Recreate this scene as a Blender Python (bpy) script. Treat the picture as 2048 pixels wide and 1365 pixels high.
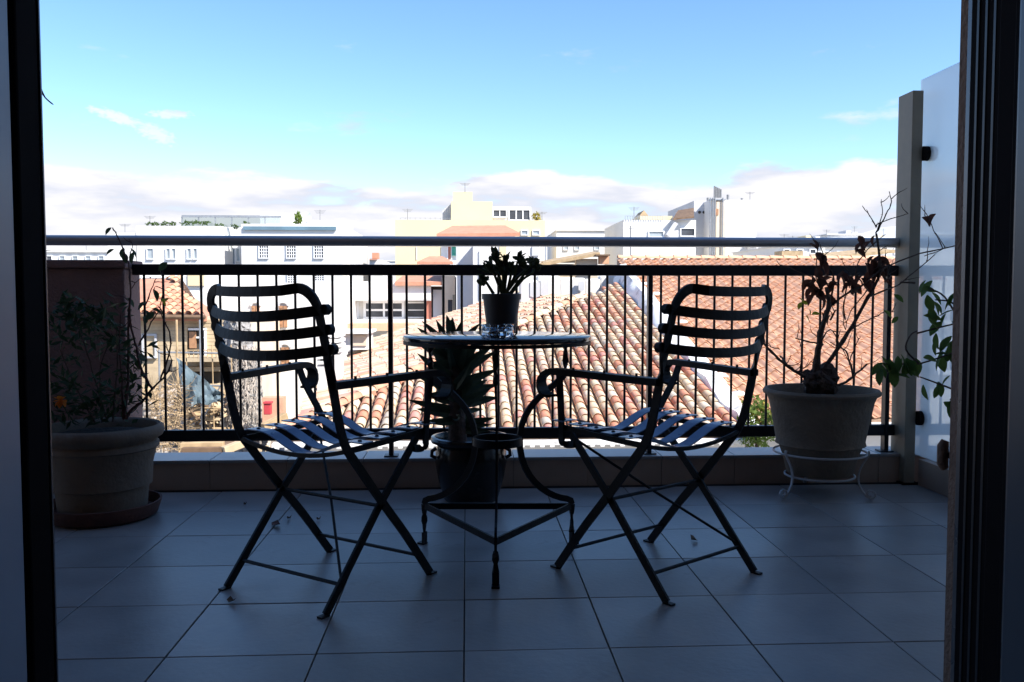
import bpy, math, random
from mathutils import Vector, Matrix
random.seed(7)
D = bpy.data
SC = bpy.context.scene
COL = SC.collection
V = Vector
for o in list(D.objects): D.objects.remove(o)

# ------------------------------------------------------------------ camera
F, CX, CY, H = 1750.0, 1024.0, 682.5, 0.85
YAW, PIT = math.atan(91/F), math.atan(92.5/F)
cam = D.cameras.new('camera'); cam.sensor_width = 36; cam.lens = F/2048*36
cam.clip_start = 0.02; cam.clip_end = 9000
camo = D.objects.new('camera', cam); COL.objects.link(camo)
camo.location = (0, 0, H); camo.rotation_euler = (math.pi/2-PIT, 0, -YAW)
SC.camera = camo
# ------------------------------------------------------------------ light
SUN = V((0.62, -0.50, 0.74)).normalized()          # towards the sun
EL = math.asin(SUN.z); AZ = math.atan2(SUN.x, SUN.y)
sun = D.lights.new('sun', 'SUN'); sun.energy = 4.0; sun.angle = math.radians(0.53); sun.color = (1, .95, .88)
suno = D.objects.new('sun', sun); COL.objects.link(suno)
suno.rotation_euler = SUN.to_track_quat('Z', 'Y').to_euler(); suno.location = (4, -4, 12)
W = D.worlds.new('World'); SC.world = W; W.use_nodes = True
nt = W.node_tree; nt.nodes.clear(); N = nt.nodes.new; L = nt.links.new
wout = N('ShaderNodeOutputWorld'); bg = N('ShaderNodeBackground'); bg.inputs[1].default_value = 0.12
sky = N('ShaderNodeTexSky'); sky.sky_type = 'NISHITA'; sky.sun_disc = False
sky.sun_elevation = EL; sky.sun_rotation = AZ; sky.air_density = 1.0; sky.dust_density = .2; sky.altitude = 1000; sky.ozone_density = 1.6
tc = N('ShaderNodeTexCoord'); mp = N('ShaderNodeMapping'); mp.inputs['Scale'].default_value = (5, 5, 17)
mp.inputs['Location'].default_value = (1.3, .4, .2)
n1 = N('ShaderNodeTexNoise'); n1.inputs['Scale'].default_value = 1.0; n1.inputs['Detail'].default_value = 11; n1.inputs['Roughness'].default_value = .58
mp2 = N('ShaderNodeMapping'); mp2.inputs['Scale'].default_value = (7, 7, 34); mp2.inputs['Location'].default_value = (4.2, 2.2, 1.0)
n2 = N('ShaderNodeTexNoise'); n2.inputs['Detail'].default_value = 7; n2.inputs['Scale'].default_value = 1.0
sep = N('ShaderNodeSeparateXYZ')
def wm(op, a, b=None, c=None, clamp=False):
    m = N('ShaderNodeMath'); m.operation = op; m.use_clamp = clamp
    for i, q in enumerate((a, b, c)):
        if q is None: continue
        if isinstance(q, (int, float)): m.inputs[i].default_value = q
        else: L(q, m.inputs[i])
    return m.outputs[0]
def ramp(x, a, b):
    m = N('ShaderNodeMapRange'); m.interpolation_type = 'SMOOTHSTEP'
    m.inputs[1].default_value = a; m.inputs[2].default_value = b; L(x, m.inputs[0]); return m.outputs[0]
L(tc.outputs['Generated'], mp.inputs[0]); L(mp.outputs[0], n1.inputs[0])
L(tc.outputs['Generated'], mp2.inputs[0]); L(mp2.outputs[0], n2.inputs[0]); L(tc.outputs['Generated'], sep.inputs[0])
z = sep.outputs[2]
bank = ramp(wm('SUBTRACT', wm('MULTIPLY_ADD', wm('SUBTRACT', n1.outputs[0], .5), .15, .138), z), 0, .016)     # cloud bank along the horizon
gaps = ramp(n2.outputs[0], .26, .46)
low = wm('MULTIPLY', bank, wm('MULTIPLY_ADD', gaps, .6, .4))
wisp = wm('MULTIPLY', ramp(n1.outputs[0], .60, .72), wm('MULTIPLY', ramp(z, .5, .2), .6))
cl = wm('MAXIMUM', low, wisp)
mp3 = N('ShaderNodeMapping'); mp3.inputs['Scale'].default_value = (34, 34, 70); n3 = N('ShaderNodeTexNoise'); n3.inputs['Detail'].default_value = 6
L(tc.outputs['Generated'], mp3.inputs[0]); L(mp3.outputs[0], n3.inputs[0])
for az_, el_, a_, b_, tl_ in ((-21.0, 10.35, .030, .0065, -.25), (-19.0, 9.6, .022, .010, -.35), (-18.1, 10.75, .024, .0048, .05)):     # three small wisps, upper left
    az_ = math.radians(az_); el_ = math.radians(el_); r0 = (math.cos(az_), -math.sin(az_), 0)
    dt = N('ShaderNodeVectorMath'); dt.operation = 'DOT_PRODUCT'; dt.inputs[1].default_value = r0; L(tc.outputs['Generated'], dt.inputs[0])
    u_ = dt.outputs['Value']; v_ = wm('SUBTRACT', wm('SUBTRACT', z, math.sin(el_)), wm('MULTIPLY', u_, tl_))
    fr = wm('LESS_THAN', sep.outputs[1], 0)
    d2 = wm('ADD', wm('POWER', wm('DIVIDE', u_, a_), 2), wm('POWER', wm('DIVIDE', v_, b_), 2))
    w1 = wm('MULTIPLY', ramp(wm('ADD', d2, wm('MULTIPLY', wm('SUBTRACT', n3.outputs[0], .5), 2.2)), 1.1, .0), .75)
    cl = wm('MAXIMUM', cl, wm('MULTIPLY', w1, wm('SUBTRACT', 1, fr)))
mixc = N('ShaderNodeMixRGB'); L(cl, mixc.inputs[0])
ccol = N('ShaderNodeMixRGB'); L(ramp(n2.outputs[0], .36, .6), ccol.inputs[0]); ccol.inputs[1].default_value = (2.55, 2.7, 3.15, 1); ccol.inputs[2].default_value = (3.7, 3.65, 3.8, 1)
hs = N('ShaderNodeHueSaturation'); hs.inputs['Saturation'].default_value = 1.18; hs.inputs['Hue'].default_value = .503; hs.inputs['Value'].default_value = .96; L(sky.outputs[0], hs.inputs['Color']); L(hs.outputs[0], mixc.inputs[1]); L(ccol.outputs[0], mixc.inputs[2])
L(mixc.outputs[0], bg.inputs[0]); L(bg.outputs[0], wout.inputs[0])
SC.view_settings.view_transform = 'Standard'; SC.view_settings.look = 'None'; SC.view_settings.gamma = 1
SC.view_settings.use_curve_mapping = False
SC.view_settings.exposure = 1.25
SC.render.engine = 'CYCLES'
SC.cycles.max_bounces = 8; SC.cycles.diffuse_bounces = 4; SC.cycles.transparent_max_bounces = 12

# ------------------------------------------------------------------ photo geometry
_f = V((math.sin(YAW)*math.cos(PIT), math.cos(YAW)*math.cos(PIT), -math.sin(PIT)))
_r = V((math.cos(YAW), -math.sin(YAW), 0)); _u = _r.cross(_f)
def at(x, y, Y):
    d = _f*F+_r*(x-CX)-_u*(y-CY); return V((0, 0, H))+d*(Y/d.y)

# ------------------------------------------------------------------ materials
MATS = {}
def mat(name, col, rough=.7, metal=0, var=.12, scale=8, bump=0, bscale=None, col2=None, spec=.5, coat=0, stain=None):
    """Principled with noise-varied colour (two object-space noises) and optional relief."""
    if name in MATS: return MATS[name]
    m = D.materials.new(name); m.use_nodes = True; t = m.node_tree; p = t.nodes['Principled BSDF']
    n, l = t.nodes.new, t.links.new
    p.inputs['Roughness'].default_value = rough; p.inputs['Metallic'].default_value = metal
    p.inputs['Specular IOR Level'].default_value = spec; p.inputs['Coat Weight'].default_value = coat
    co = n('ShaderNodeTexCoord'); nz = n('ShaderNodeTexNoise'); nz.inputs['Scale'].default_value = scale; nz.inputs['Detail'].default_value = 6
    l(co.outputs['Object'], nz.inputs[0])
    c1 = [max(0, c*(1-var)) for c in col]; c2 = col2 or [min(1, c*(1+var)) for c in col]
    cr = n('ShaderNodeValToRGB'); cr.color_ramp.elements[0].position = .32; cr.color_ramp.elements[1].position = .68
    cr.color_ramp.elements[0].color = (*c1, 1); cr.color_ramp.elements[1].color = (*c2, 1)
    l(nz.outputs[0], cr.inputs[0]); out = cr.outputs[0]
    if stain:
        n3 = n('ShaderNodeTexNoise'); n3.inputs['Scale'].default_value = stain[1]; n3.inputs['Detail'].default_value = 9; n3.inputs['Roughness'].default_value = .7
        l(co.outputs['Object'], n3.inputs[0])
        mr = n('ShaderNodeMapRange'); mr.inputs[1].default_value = stain[2]; mr.inputs[2].default_value = stain[2]+.14; l(n3.outputs[0], mr.inputs[0])
        mx = n('ShaderNodeMixRGB'); l(mr.outputs[0], mx.inputs[0]); l(out, mx.inputs[1]); mx.inputs[2].default_value = (*stain[0], 1); out = mx.outputs[0]
    l(out, p.inputs['Base Color'])
    rr = n('ShaderNodeMapRange'); rr.inputs[3].default_value = max(0, rough-.1); rr.inputs[4].default_value = min(1, rough+.1); l(nz.outputs[0], rr.inputs[0]); l(rr.outputs[0], p.inputs['Roughness'])
    if bump:
        b = n('ShaderNodeBump'); b.inputs['Strength'].default_value = bump; b.inputs['Distance'].default_value = .02
        n4 = n('ShaderNodeTexNoise'); n4.inputs['Scale'].default_value = bscale or scale*4; n4.inputs['Detail'].default_value = 8
        l(co.outputs['Object'], n4.inputs[0]); l(n4.outputs[0], b.inputs['Height']); l(b.outputs[0], p.inputs['Normal'])
    MATS[name] = m; return m
M = lambda k: MATS[k]
mat('floor_tile', (.275, .248, .228), .36, var=.16, scale=5, bump=.05, bscale=60, stain=((.19, .17, .155), 2.2, .66))
mat('floor_tile_b', (.25, .225, .205), .40, var=.18, scale=4, bump=.05, bscale=60, stain=((.16, .14, .125), 3.1, .60)); mat('floor_tile_c', (.30, .268, .245), .33, var=.16, scale=6, bump=.05, bscale=60, stain=((.20, .178, .16), 1.7, .58))
mat('grout', (.10, .095, .09), .9)
mat('riser', (.33, .235, .175), .6, var=.1, scale=6)
mat('stucco', (.20, .12, .085), .9, var=.1, scale=5, bump=.4, bscale=90)
mat('stucco_pink', (.20, .125, .115), .9, var=.1, scale=5, bump=.4, bscale=90)
mat('stucco_light', (.2, .18, .17), .9, var=.06, scale=4, bump=.3, bscale=80)
mat('iron', (.006, .006, .008), .5, spec=.25, var=.3, scale=40, bump=.08, bscale=120)
mat('rail_iron', (.010, .011, .016), .4, spec=.35, var=.2, scale=20)
mat('rail_grey', (.42, .43, .45), .30, metal=.5, var=.02, scale=2)
mat('slat_sky_blue', (.11, .18, .33), .3, var=.12, scale=20, stain=((.07, .09, .13), 12, .70))  # blue of the reflected sky put into the slats' base colour
mat('glass_top', (.02, .02, .022), .06, var=.2, scale=9, spec=.7)
mat('terracotta_pale', (.165, .122, .085), .85, var=.16, scale=7, bump=.25, bscale=50, stain=((.20, .175, .15), 6, .60))
mat('terracotta', (.11, .045, .032), .85, var=.2, scale=9, bump=.2, bscale=60)
mat('glazed_black', (.010, .008, .008), .2, var=.3, scale=6, spec=.35)
mat('plastic_grey', (.055, .052, .055), .5, var=.12, scale=12)
mat('soil', (.03, .022, .016), .95, var=.4, scale=40, bump=.8, bscale=60)
mat('white_iron', (.42, .41, .41), .45, var=.1, scale=30, stain=((.32, .22, .16), 30, .68))
mat('bark', (.075, .048, .036), .9, var=.35, scale=40, bump=.6, bscale=90)
mat('twig_red', (.075, .035, .03), .8, var=.3, scale=40)
def leafmat(name, col, tr=.35, var=.3):
    m = mat(name, col, .65, var=var, scale=25, spec=.2)
    t = m.node_tree; p = t.nodes['Principled BSDF']; o = t.nodes['Material Output']
    tl = t.nodes.new('ShaderNodeBsdfTranslucent'); tl.inputs[0].default_value = (*[min(1, c*1.8) for c in col], 1)
    mx = t.nodes.new('ShaderNodeMixShader'); mx.inputs[0].default_value = tr
    t.links.new(p.outputs[0], mx.inputs[1]); t.links.new(tl.outputs[0], mx.inputs[2]); t.links.new(mx.outputs[0], o.inputs[0]); return m
leafmat('leaf_green', (.055, .095, .022)); leafmat('leaf_dark', (.03, .05, .022), .2); leafmat('leaf_yellow', (.16, .17, .02), .45)
leafmat('leaf_brown', (.07, .03, .022), .25); leafmat('agave', (.035, .05, .03), .08); leafmat('jade', (.055, .07, .03), .1)
leafmat('bush_green', (.12, .17, .035), .3); leafmat('bush_yellow', (.30, .25, .05), .3); leafmat('petal', (.55, .16, .02), .4)
mat('post_metal', (.24, .21, .155), .6, metal=0, var=.1, scale=14)
mat('door_white_shaded', (.05, .058, .075), .35, var=.05, scale=4)  # white door paint with the shade put into its colour
mat('frame_dark', (.010, .008, .009), .8, spec=.03, var=.2, scale=12)
mat('leaf_white_lit', (.34, .39, .47), .4, var=.05)  # lighter copy of the door paint for the sky-lit left leaf
mat('frame_edge', (.12, .115, .12), .3, metal=.4)
mat('room_wall', (.12, .11, .10), .9, var=.05); mat('room_floor', (.16, .11, .07), .5, var=.2)
mat('white_wall', (.72, .70, .665), .9, var=.05, scale=.5, bump=.2, bscale=6, stain=((.50, .47, .43), .45, .60))
mat('cream_wall', (.66, .55, .345), .9, var=.04, scale=.5)
mat('grey_wall', (.52, .52, .53), .9, var=.08, scale=1)
mat('beige_wall', (.62, .52, .40), .9, var=.1, scale=1.5)
mat('pane', (.06, .065, .075), .12, var=.3, scale=1.5); mat('pane_pale', (.32, .36, .38), .2, var=.2, scale=1)
mat('win_white', (.8, .8, .8), .5, var=.03); mat('shutter_brown', (.36, .19, .10), .7, var=.25, scale=6)
mat('shutter_red', (.42, .15, .10), .7, var=.15, scale=4); mat('shutter_green', (.10, .45, .33), .6); mat('dark_open', (.05, .045, .04), .9)
mat('blue_glass', (.12, .20, .25), .25, var=.15, scale=1)
mat('steel', (.35, .36, .37), .4, metal=.5); mat('tank', (.22, .22, .22), .5)
mat('orange_roof', (.52, .24, .15), .9, var=.12, scale=3, bump=.5, bscale=20)
mat('timber', (.42, .30, .17), .85, var=.25, scale=5); mat('timber_dark', (.16, .10, .06), .9, var=.3, scale=5)
mat('board', (.50, .39, .25), .85, var=.2, scale=3, stain=((.42, .33, .22), 2.5, .62))
mat('rubble', (.46, .40, .34), .95, var=.35, scale=3, bump=1, bscale=7, stain=((.22, .19, .17), 3, .58))
mat('creeper', (.27, .26, .25), .95, var=.45, scale=16, bump=.7, bscale=30)
mat('tarp', (.12, .165, .19), .55, var=.2, scale=3); mat('net', (.60, .64, .66), .8, var=.1, scale=5)
mat('plaster', (.80, .79, .77), .95, var=.05, scale=2, bump=.6, bscale=8, stain=((.24, .24, .25), 1.6, .54))
mat('red_paint', (.5, .05, .06), .6); mat('ground_city', (.30, .28, .25), .95, var=.2, scale=.05); mat('hill', (.42, .44, .46), 1, var=.1, scale=.003)
mat('deck', (.30, .20, .14), .95, var=.35, scale=5)
P1C = [(.60, .46, .31), (.56, .41, .27), (.62, .50, .37), (.54, .27, .17), (.50, .21, .125), (.56, .36, .26), (.46, .39, .31), (.52, .24, .19)]
for i, c in enumerate(P1C): mat('old_tile%d' % i, c, .9, var=.16, scale=7, bump=.4, bscale=40, stain=((.40, .34, .27), 5, .62))
P2C = [(.64, .355, .215), (.62, .33, .195), (.64, .375, .235), (.58, .34, .22), (.66, .39, .245)]
for i, c in enumerate(P2C): mat('new_tile%d' % i, c, .85, var=.10, scale=6, bump=.2, bscale=40, stain=((.46, .30, .22), 4, .66))
# frosted divider glass: thin milky sheet, partly see-through
m = D.materials.new('frosted'); m.use_nodes = True; t = m.node_tree; t.nodes.clear()
o_ = t.nodes.new('ShaderNodeOutputMaterial'); tp = t.nodes.new('ShaderNodeBsdfTransparent'); tp.inputs[0].default_value = (.88, .92, .94, 1)
tl = t.nodes.new('ShaderNodeBsdfTranslucent'); tl.inputs[0].default_value = (.82, .91, .94, 1); df = t.nodes.new('ShaderNodeBsdfGlossy'); df.inputs['Roughness'].default_value = .25
a1 = t.nodes.new('ShaderNodeMixShader'); a1.inputs[0].default_value = .58; a2 = t.nodes.new('ShaderNodeMixShader'); a2.inputs[0].default_value = .05
t.links.new(tp.outputs[0], a1.inputs[1]); t.links.new(tl.outputs[0], a1.inputs[2]); t.links.new(a1.outputs[0], a2.inputs[1]); t.links.new(df.outputs[0], a2.inputs[2]); t.links.new(a2.outputs[0], o_.inputs[0])
MATS['frosted'] = m
m = D.materials.new('clear_glass'); m.use_nodes = True; p = m.node_tree.nodes['Principled BSDF']
p.inputs['Transmission Weight'].default_value = 1; p.inputs['Roughness'].default_value = .03; p.inputs['Base Color'].default_value = (.80, .88, .95, 1); MATS['clear_glass'] = m
m = D.materials.new('thin_glass'); m.use_nodes = True; t = m.node_tree; t.nodes.clear()
o_ = t.nodes.new('ShaderNodeOutputMaterial'); tp = t.nodes.new('ShaderNodeBsdfTransparent'); tp.inputs[0].default_value = (.78, .84, .84, 1)
g = t.nodes.new('ShaderNodeBsdfGlossy'); g.inputs['Roughness'].default_value = .03; a1 = t.nodes.new('ShaderNodeMixShader'); a1.inputs[0].default_value = .15
t.links.new(tp.outputs[0], a1.inputs[1]); t.links.new(g.outputs[0], a1.inputs[2]); t.links.new(a1.outputs[0], o_.inputs[0]); MATS['thin_glass'] = m

# ------------------------------------------------------------------ mesh helpers
ORG = {}
class MB:
    def __init__(s): s.v = []; s.f = []; s.m = []
    def add(s, vs, fs, mi=0):
        b = len(s.v); s.v += [tuple(q) for q in vs]
        for q in fs: s.f.append([b+i for i in q]); s.m.append(mi)
        return s
    def box(s, x0, x1, y0, y1, z0, z1, mi=0):
        return s.add([(x0,y0,z0),(x1,y0,z0),(x1,y1,z0),(x0,y1,z0),(x0,y0,z1),(x1,y0,z1),(x1,y1,z1),(x0,y1,z1)],
                     [(3,2,1,0),(4,5,6,7),(0,1,5,4),(1,2,6,5),(2,3,7,6),(3,0,4,7)], mi)
    def tube(s, pts, r, n=6, mi=0):
        pts = [V(p) for p in pts]
        rs = r if isinstance(r, (list, tuple)) else [r]*len(pts)
        k = len(pts); prev = None; vs = []
        for i, p in enumerate(pts):
            d = (pts[min(i+1, k-1)]-pts[max(i-1, 0)]).normalized()
            a = (prev-d*prev.dot(d)) if prev else d.orthogonal()
            if a.length < 1e-6: a = d.orthogonal()
            a.normalize(); prev = a; b = d.cross(a)
            for j in range(n):
                t = 2*math.pi*j/n; vs.append(p+(a*math.cos(t)+b*math.sin(t))*rs[i])
        fs = [(i*n+j, i*n+(j+1) % n, (i+1)*n+(j+1) % n, (i+1)*n+j) for i in range(k-1) for j in range(n)]
        fs += [tuple(range(n-1, -1, -1)), tuple((k-1)*n+j for j in range(n))]
        return s.add(vs, fs, mi)
    def bar(s, pts, wd, w, t, mi=0):
        """flat bar along pts: width direction wd (one or per point), width w, thickness t"""
        pts = [V(p) for p in pts]; k = len(pts); vs = []
        wds = [V(q) for q in wd] if isinstance(wd, list) else [V(wd)]*k
        ws = w if isinstance(w, list) else [w]*k; ts = t if isinstance(t, list) else [t]*k
        for i, p in enumerate(pts):
            d = (pts[min(i+1, k-1)]-pts[max(i-1, 0)]).normalized()
            a = wds[i]-d*wds[i].dot(d); a.normalize(); b = d.cross(a)
            a = a*ws[i]/2; b = b*ts[i]/2
            vs += [p-a-b, p+a-b, p+a+b, p-a+b]
        fs = [(i*4+j, i*4+(j+1) % 4, (i+1)*4+(j+1) % 4, (i+1)*4+j) for i in range(k-1) for j in range(4)]
        fs += [(3,2,1,0), tuple((k-1)*4+j for j in range(4))]
        return s.add(vs, fs, mi)
    def lathe(s, prof, c=(0,0,0), n=40, mi=0, wob=0):
        k = len(prof); vs = []
        for r, zz in prof:
            for j in range(n):
                t = 2*math.pi*j/n; q = r*(1+wob*math.sin(3*t+zz*20))
                vs.append((c[0]+q*math.cos(t), c[1]+q*math.sin(t), c[2]+zz))
        return s.add(vs, [(i*n+j, i*n+(j+1) % n, (i+1)*n+(j+1) % n, (i+1)*n+j) for i in range(k-1) for j in range(n)], mi)
    def sphere(s, c, r, n=8, mi=0, sq=(1,1,1), jit=0):
        vs = []; fs = []; c = V(c)
        for i in range(n//2+1):
            ph = math.pi*i/(n//2)
            for j in range(n):
                th = 2*math.pi*j/n; q = r*(1+random.uniform(-jit, jit))
                vs.append(c+V((q*math.sin(ph)*math.cos(th)*sq[0], q*math.sin(ph)*math.sin(th)*sq[1], q*math.cos(ph)*sq[2])))
        for i in range(n//2):
            for j in range(n): fs.append((i*n+j, (i+1)*n+j, (i+1)*n+(j+1) % n, i*n+(j+1) % n))
        return s.add(vs, fs, mi)
    def mesh(s, name, mats, smooth=False, org=(0,0,0)):
        me = D.meshes.new(name); o = V(org)
        me.from_pydata([tuple(V(q)-o) for q in s.v], [], s.f)
        for q in (mats if isinstance(mats, (list, tuple)) else [mats]): me.materials.append(MATS[q] if isinstance(q, str) else q)
        if isinstance(mats, (list, tuple)): me.polygons.foreach_set('material_index', s.m)
        me.validate(clean_customdata=False)
        if smooth:
            me.polygons.foreach_set('use_smooth', [True]*len(me.polygons))
            try: me.set_sharp_from_angle(angle=math.radians(45))
            except Exception: pass
        me.update(); return me
    def build(s, name, mats, parent=None, smooth=False, local=False, bevel=0):
        org = (0,0,0)
        if parent is not None and not local: org = ORG.get(parent.name, V((0,0,0)))
        o = link(name, s.mesh(name, mats, smooth, org), parent)
        ORG[o.name] = V(org)
        if bevel:
            b = o.modifiers.new('bevel', 'BEVEL'); b.width = bevel; b.segments = 2; b.limit_method = 'ANGLE'
        return o
def link(name, me, parent=None, loc=None, rot=None):
    o = D.objects.new(name, me); COL.objects.link(o)
    if parent is not None: o.parent = parent
    if loc is not None: o.location = loc
    if rot is not None: o.rotation_euler = rot
    return o
def thing(name, label, cat, loc=(0,0,0), rz=0, group=None):
    o = link(name, None, None, loc, (0,0,rz)); o.empty_display_size = .1; ORG[o.name] = V(loc)
    o['label'] = label; o['category'] = cat
    if group: o['group'] = group
    return o
def tag(o, label=None, cat=None, group=None, kind=None):
    if label: o['label'] = label
    if cat: o['category'] = cat
    if group: o['group'] = group
    if kind: o['kind'] = kind
    return o
def struct(name, mb, m, **k): return tag(mb.build(name, m, **k), kind='structure')
def bez(p0, p1, p2, p3, n=10):
    p0, p1, p2, p3 = map(V, (p0, p1, p2, p3)); r = []
    for i in range(n+1):
        t = i/n; r.append(p0*(1-t)**3+p1*3*t*(1-t)**2+p2*3*t*t*(1-t)+p3*t**3)
    return r
def spline(pts, n=5):
    pts = [V(p) for p in pts]; r = []
    for i in range(len(pts)-1):
        a, b, c, d = pts[max(i-1, 0)], pts[i], pts[i+1], pts[min(i+2, len(pts)-1)]
        for j in range(n):
            t = j/n; r.append(.5*((2*b)+(c-a)*t+(2*a-5*b+4*c-d)*t*t+(3*b-a-3*c+d)*t**3))
    r.append(pts[-1]); return r

# ================================================================== SETTING: balcony and our own building
struct('ground', MB().add([(-3000,-200,-9),(3000,-200,-9),(3000,6000,-9),(-3000,6000,-9)], [(0,1,2,3)]), 'ground_city')
CF, CB, CT = 3.835, 4.02, .132       # kerb front, back, top
slab = struct('balcony_floor', MB().box(-4.2, 4.6, 1.30, CF, -.25, -.012), 'grout')
TS = .3505
tm = []
for i in range(3):
    b = MB(); g = .0018; h = TS/2-g; e = .0012
    b.add([(-h,-h,-.012),(h,-h,-.012),(h,h,-.012),(-h,h,-.012),(-h,-h,-e),(h,-h,-e),(h,h,-e),(-h,h,-e),(-h+e,-h+e,0),(h-e,-h+e,0),(h-e,h-e,0),(-h+e,h-e,0)],
          [(0,1,5,4),(1,2,6,5),(2,3,7,6),(3,0,4,7),(4,5,9,8),(5,6,10,9),(6,7,11,10),(7,4,8,11),(8,9,10,11)])
    tm.append(b.mesh('floor_tile', ('floor_tile', 'floor_tile_b', 'floor_tile_c')[i]))
for i in range(-8, 10):
    for j in range(-2, 6):
        x = -.008+TS*(i+.5); y = 2.052+TS*(j+.5)
        if x < -2.6 or x > 2.9: continue
        if y+TS/2 > CF:                      # cut row at the kerb
            y1 = CF-.003; y0 = y-TS/2+.0018
            if y1-y0 > .03: MB().box(x-TS/2+.0018, x+TS/2-.0018, y0, y1, -.012, 0).build('floor_tile', 'floor_tile', slab)
            continue
        link('floor_tile', random.choice(tm), slab, (x, y, random.uniform(-.0006, .0006)), (random.uniform(-.0008, .0008), random.uniform(-.0008, .0008), random.choice((0, 1, 2, 3))*math.pi/2))
kerb = struct('kerb', MB().box(-1.452, 4.6, CF+.012, CB-.01, -.25, CT-.014), 'grout')
x = -1.448
while x < 4.5:
    w = .331
    MB().box(x+.0012, min(x+w, 4.6)-.0012, CF-.006, CB+.012, CT-.014, CT).build('coping_tile', 'floor_tile', kerb, bevel=.003)
    MB().box(x+.001, min(x+w, 4.6)-.001, CF, CF+.012, 0.001, CT-.0145).build('riser_tile', 'riser', kerb)
    x += w
struct('floor_edge_slab', MB().box(-4.2, 4.6, CF+.0015, CB-.011, -.6, -.251), 'stucco')
# left parapet wall
pw = thing('parapet_wall', 'brown pink stucco parapet wall closing the left end of the balcony', 'wall', (-2.8, 3.92, 0))
MB().box(-4.2, -1.455, CF-.02, CB-.02, -.25, .962).build('wall_body', 'stucco_pink', pw, bevel=.008)
MB().box(-4.2, -1.445, CF-.03, CB-.01, .9625, .998).build('wall_cap', 'stucco_pink', pw, bevel=.006)
# facade of our building, with the door opening, and the room behind the camera
OX0, OX1, OZ, FY0, FY1 = -.606, .7545, 2.25, 1.14, 1.322
fac = struct('facade_wall', MB().box(-9, OX0-.03, FY0, FY1, -.25, 7.6).box(OX1, 9, FY0, FY1, -.25, 7.6).box(OX0-.03, OX1, FY0, FY1, OZ, 7.6).box(-9, 9, -4.2, FY0-.001, 7.1, 7.6), 'stucco')
struct('added_shade_slab', MB().box(-9, 9, FY1+.001, 2.7, 2.75, 2.95), 'stucco_light')  # unseen overhang, added to keep sky light off the balcony
struct('room_floor', MB().box(-2.2, 2.2, -3.5, FY1, -.2, -.004), 'room_floor')
struct('room_walls', MB().box(-2.4, -2.2, -3.5, FY0-.002, -.2, 2.7).box(2.2, 2.4, -3.5, FY0-.002, -.2, 2.7).box(-2.4, 2.4, -3.7, -3.5, -.2, 2.7), 'room_wall')
struct('room_ceiling', MB().box(-2.4, 2.4, -3.7, FY0-.002, 2.701, 2.9), 'room_wall')
# small stucco bump on the right reveal
latch = thing('shutter_holder', 'small rounded stucco coloured shutter holder on the right edge of the doorway', 'shutter holder', (.74, 1.33, .60))
b = MB(); b.tube([(.755, 1.335, .575), (.7515, 1.335, .583), (.7515, 1.335, .612), (.755, 1.335, .620)], [.006, .0085, .0085, .006], 10); b.build('holder_body', 'stucco', latch, True)
MB().box(.7545, .764, 1.3225, 1.34, .594, .602).build('bracket', 'frame_dark', latch)
# door frame and leaves
df_ = thing('door_frame', 'dark balcony door frame standing round the doorway in the foreground', 'door frame', (.08, 1.2, 0))
def jamb(x0, x1, y0, y1, m='frame_dark', nm='jamb', bv=.004): return MB().box(x0, x1, y0, y1, .0, OZ-.06).build(nm, m, df_, bevel=bv)
jamb(-.636, -.561, 1.14, 1.199); jamb(-.636, -.590, 1.2045, 1.25)
jamb(-.636, -.5595, 1.1995, 1.204, 'frame_edge', 'edge_highlight', .001)  # highlight along the jamb edge put in as a paler strip
jamb(.7505, .785, 1.2805, 1.296, 'frame_edge', 'edge_highlight', .001)
jamb(.7455, .785, 1.20, 1.280); jamb(.7395, .785, 1.155, 1.1995); jamb(.733, .785, 1.139, 1.1545)
jamb(.7295, .785, 1.1345, 1.1385, 'frame_edge', 'edge_highlight', .001)
for k in range(3): jamb(.7445-.0003*k, .7452, 1.215+k*.02, 1.221+k*.02, 'rail_iron', 'track', .0005)
MB().box(-.636, .785, 1.14, 1.24, OZ-.0595, OZ-.002).build('head', 'frame_dark', df_)
dl = thing('door_leaf', 'pale painted door leaf swung inward on the left of the doorway', 'door', (-.6, 1.1, 0), 0, 'balcony door leaves')
MB().box(-.610, -.564, .28, 1.134, .02, OZ-.08).build('panel', 'leaf_white_lit', dl, bevel=.006)
MB().box(-.5635, -.556, .36, 1.02, .35, 1.9).build('glazing_bead', 'door_white_shaded', dl, bevel=.003)
MB().tube([(-.563, .34, 1.0), (-.52, .34, 1.0), (-.52, .44, 1.0)], .008, 8).build('handle', 'steel', dl, True)
dr = thing('door_leaf', 'shade-toned bluish door leaf swung inward on the right of the doorway', 'door', (.68, 1.05, 0), 0, 'balcony door leaves')
MB().box(.7245, .769, .25, 1.133, .02, OZ-.08).build('panel', 'door_white_shaded', dr, bevel=.006)
MB().box(.717, .724, .33, .97, .35, 1.9).build('glazing_bead', 'door_white_shaded', dr, bevel=.003)

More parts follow.
